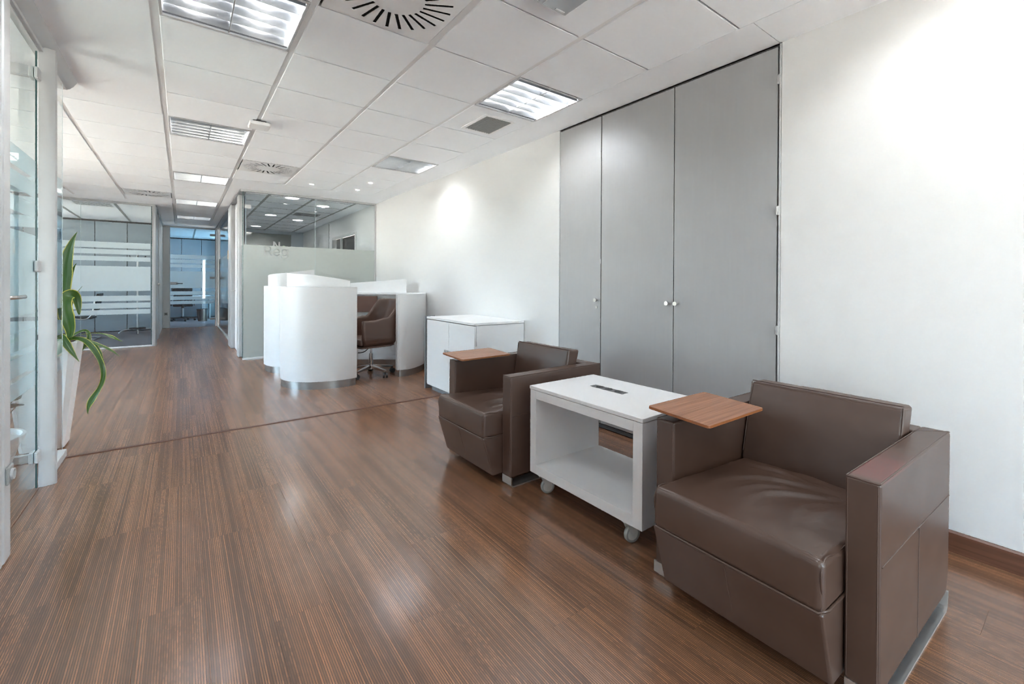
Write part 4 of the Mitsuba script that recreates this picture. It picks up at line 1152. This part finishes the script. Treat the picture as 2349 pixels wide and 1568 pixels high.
for x in (-1.17, 0.70):
    part(dk, 'leg', cbox(x, x + 0.03, 17.2, 17.9, 0.001, 0.714, 0.003), ALU)
mn = thing('monitor', 'black computer monitor on the desk at the corridor end', 'monitor')
part(mn, 'screen', cbox(-0.27, 0.24, 17.52, 17.555, 0.84, 1.16, 0.004), BLACK)
part(mn, 'stand', cat(cbox(-0.05, 0.03, 17.556, 17.585, 0.75, 1.0, 0.003), cbox(-0.12, 0.10, 17.46, 17.66, 0.7405, 0.752, 0.003)), BLACK)

# ------------------------------------------------------------------ potted plant at the partition corner
pot = thing('potted_plant', 'tall tapered white planter with a yellow-edged green plant beside the left glass partition', 'potted plant')


def taper(h0, h1, z0, z1, c0, c1, n):
    ring = []
    for h, c in ((h0, c0), (h1, c1)):
        ring.append([(h, -h + c), (h, h - c), (h - c, h), (-h + c, h), (-h, h - c), (-h, -h + c), (-h + c, -h), (h - c, -h)])
    V = [(x, y, z) for r, z in zip(ring, (z0, z1)) for x, y in r]
    return trimesh.PointCloud(np.array(V) + (n[0], n[1], 0)).convex_hull


PX, PY = -0.797, 4.60
part(pot, 'planter', taper(0.113, 0.186, 0.010, 0.772, 0.022, 0.036, (PX, PY)), POT_WHITE)
part(pot, 'foot', taper(0.100, 0.100, 0.0, 0.010, 0.02, 0.02, (PX, PY)), BLACK)
part(pot, 'soil', taper(0.165, 0.165, 0.7722, 0.7745, 0.03, 0.03, (PX, PY)), SOIL)
G1, G2, YL = (0.016, 0.060, 0.005), (0.036, 0.088, 0.006), (0.52, 0.46, 0.075)


def leaf(name, pts, widths, twist=0.0, face_=(0.15, -0.98, 0.1), tip_dark=False):
    n = 40
    C = spline(pts, n)
    t = np.gradient(C, axis=0)
    t /= np.linalg.norm(t, axis=1, keepdims=True)
    f0 = np.array(face_) / np.linalg.norm(face_)
    s = np.linspace(0, 1, n)
    Wd = np.interp(s, np.linspace(0, 1, len(widths)), widths)
    side = np.cross(t, f0)
    side /= np.linalg.norm(side, axis=1, keepdims=True) + 1e-9
    nor = np.cross(side, t)
    tw = np.broadcast_to(np.interp(s, np.linspace(0, 1, len(np.atleast_1d(twist))) if np.size(twist) > 1 else [0, 1], twist if np.size(twist) > 1 else [twist, twist]), (n,))
    sd = side * np.cos(tw)[:, None] + nor * np.sin(tw)[:, None]
    nn = -side * np.sin(tw)[:, None] + nor * np.cos(tw)[:, None]
    cols = (-1, -0.86, -0.84, -0.4, 0, 0.4, 0.84, 0.86, 1)
    V, Cc = [], []
    for j, c in enumerate(cols):
        V.append(C + sd * (Wd * c)[:, None] + nn * (-(abs(c) - 0.5) * 0.35 * Wd)[:, None] * -1)
        if abs(c) >= 0.86:
            col = np.tile(YL, (n, 1))
        else:
            m = meshkit.noise(np.stack([s * 6, np.full(n, c * 3.0), np.full(n, len(pts) * 1.7)], 1))[:, None]
            col = np.array(G1) * (1 - m) + np.array(G2) * m
        Cc.append(col)
    V, Cc = np.array(V).transpose(1, 0, 2), np.array(Cc).transpose(1, 0, 2)
    k_ = len(cols)
    i, j = np.meshgrid(np.arange(n - 1), np.arange(k_ - 1), indexing='ij')
    q = np.stack([i * k_ + j, i * k_ + j + 1, (i + 1) * k_ + j + 1, (i + 1) * k_ + j], -1).reshape(-1, 4)
    m = trimesh.Trimesh(V.reshape(-1, 3), np.vstack([q[:, [0, 1, 2]], q[:, [0, 2, 3]]]), process=False)
    part(pot, 'leaf', m, LEAF, True, color=np.clip(Cc.reshape(-1, 3), 0, 1))


leaf('a', [(-0.72, 4.60, 0.775), (-0.712, 4.62, 1.03), (-0.700, 4.62, 1.226), (-0.688, 4.62, 1.372), (-0.664, 4.61, 1.487), (-0.630, 4.60, 1.58)], [0.010, 0.020, 0.042, 0.046, 0.030, 0.001], [0.5, 0.3, 0.2])
leaf('b', [(-0.70, 4.66, 0.775), (-0.701, 4.68, 0.963), (-0.698, 4.68, 1.111), (-0.686, 4.68, 1.21), (-0.667, 4.67, 1.286), (-0.643, 4.66, 1.346)], [0.008, 0.010, 0.009, 0.006, 0.019, 0.001], [1.1, 0.9, 0.1])
leaf('c', [(-0.665, 4.52, 0.776), (-0.658, 4.50, 0.893), (-0.678, 4.49, 1.004), (-0.672, 4.52, 1.10), (-0.648, 4.57, 1.115), (-0.628, 4.60, 1.05), (-0.62, 4.61, 0.96)], [0.010, 0.030, 0.044, 0.040, 0.036, 0.024, 0.004], [0.2, 0.1, 0.3])
leaf('d', [(-0.68, 4.64, 0.776), (-0.671, 4.66, 0.963), (-0.657, 4.66, 1.068), (-0.607, 4.65, 1.174)], [0.006, 0.007, 0.006, 0.001], 0.8)
leaf('e', [(-0.69, 4.53, 0.775), (-0.621, 4.50, 0.811), (-0.551, 4.48, 0.826), (-0.472, 4.46, 0.818), (-0.413, 4.45, 0.787), (-0.362, 4.44, 0.757)], [0.009, 0.010, 0.010, 0.012, 0.020, 0.001], [1.15, 0.9, 0.3], (0.2, -0.8, 0.55))
leaf('f', [(-0.69, 4.56, 0.775), (-0.593, 4.54, 0.783), (-0.533, 4.53, 0.751), (-0.46, 4.52, 0.705), (-0.380, 4.51, 0.630)], [0.009, 0.014, 0.018, 0.017, 0.001], 0.6, (0.2, -0.8, 0.55))
leaf('g', [(-0.69, 4.52, 0.776), (-0.575, 4.50, 0.772), (-0.523, 4.49, 0.697), (-0.487, 4.48, 0.606), (-0.472, 4.48, 0.512), (-0.496, 4.48, 0.41), (-0.539, 4.48, 0.326), (-0.556, 4.48, 0.231)], [0.009, 0.016, 0.021, 0.019, 0.015, 0.013, 0.021, 0.001], [0.5, 0.2, 0.7, 0.1, -0.3, 0.1])
leaf('h', [(-0.70, 4.60, 0.776), (-0.628, 4.60, 0.825), (-0.580, 4.59, 0.838), (-0.564, 4.58, 0.804), (-0.575, 4.58, 0.745), (-0.599, 4.58, 0.691)], [0.008, 0.009, 0.009, 0.013, 0.017, 0.001], [1.0, 0.4, 0.2])
leaf('i', [(-0.705, 4.46, 0.776), (-0.680, 4.40, 0.815), (-0.655, 4.39, 0.765), (-0.622, 4.39, 0.695), (-0.591, 4.395, 0.634)], [0.010, 0.022, 0.024, 0.013, 0.001], 0.2)
leaf('j', [(-0.69, 4.60, 0.776), (-0.575, 4.60, 0.762), (-0.522, 4.59, 0.700), (-0.497, 4.58, 0.640), (-0.475, 4.57, 0.583)], [0.009, 0.014, 0.018, 0.015, 0.001], 0.4)

# white pot with dark foliage inside the small left office
p2 = thing('potted_plant', 'round white ribbed pot with a dark plant behind the left glass door', 'potted plant')
qx, qy = -1.02, 4.02
prof = [(0.0, 0.001), (0.15, 0.001)] + [(0.15 + 0.07 * t + 0.002 * (i % 2), 0.001 + 0.23 * t) for i, t in enumerate(np.linspace(0.03, 0.97, 24))] + [(0.232, 0.228), (0.238, 0.262), (0.222, 0.262), (0.21, 0.235), (0.0, 0.235)]
part(p2, 'pot', lathe(prof, 36, (qx, qy, 0)), POT_WHITE, 20)
rng = np.random.default_rng(7)
for i in range(16):
    a = rng.uniform(0, 2 * math.pi)
    r0, h = rng.uniform(0.02, 0.12), rng.uniform(0.12, 0.30)
    ex, ey = math.cos(a), math.sin(a)
    part(p2, 'stem', tube(spline([(qx + r0 * ex, qy + r0 * ey, 0.23), (qx + (r0 + 0.04) * ex, qy + (r0 + 0.04) * ey, 0.23 + 0.6 * h), (qx + (r0 + 0.09) * ex, qy + (r0 + 0.09) * ey, 0.23 + h)], 8), 0.003, 5), DRY_LEAF, True)
    c = np.array([qx + (r0 + 0.09) * ex, qy + (r0 + 0.09) * ey, 0.23 + h])
    m = trimesh.creation.icosphere(1, 1.0)
    m.vertices = np.array(m.vertices) * (0.045, 0.030, 0.006)
    m.apply_transform(trimesh.transformations.euler_matrix(rng.uniform(-0.8, 0.8), rng.uniform(-0.8, 0.8), rng.uniform(0, 6)))
    m.apply_translation(c)
    part(p2, 'leaf', m, DRY_LEAF, True)
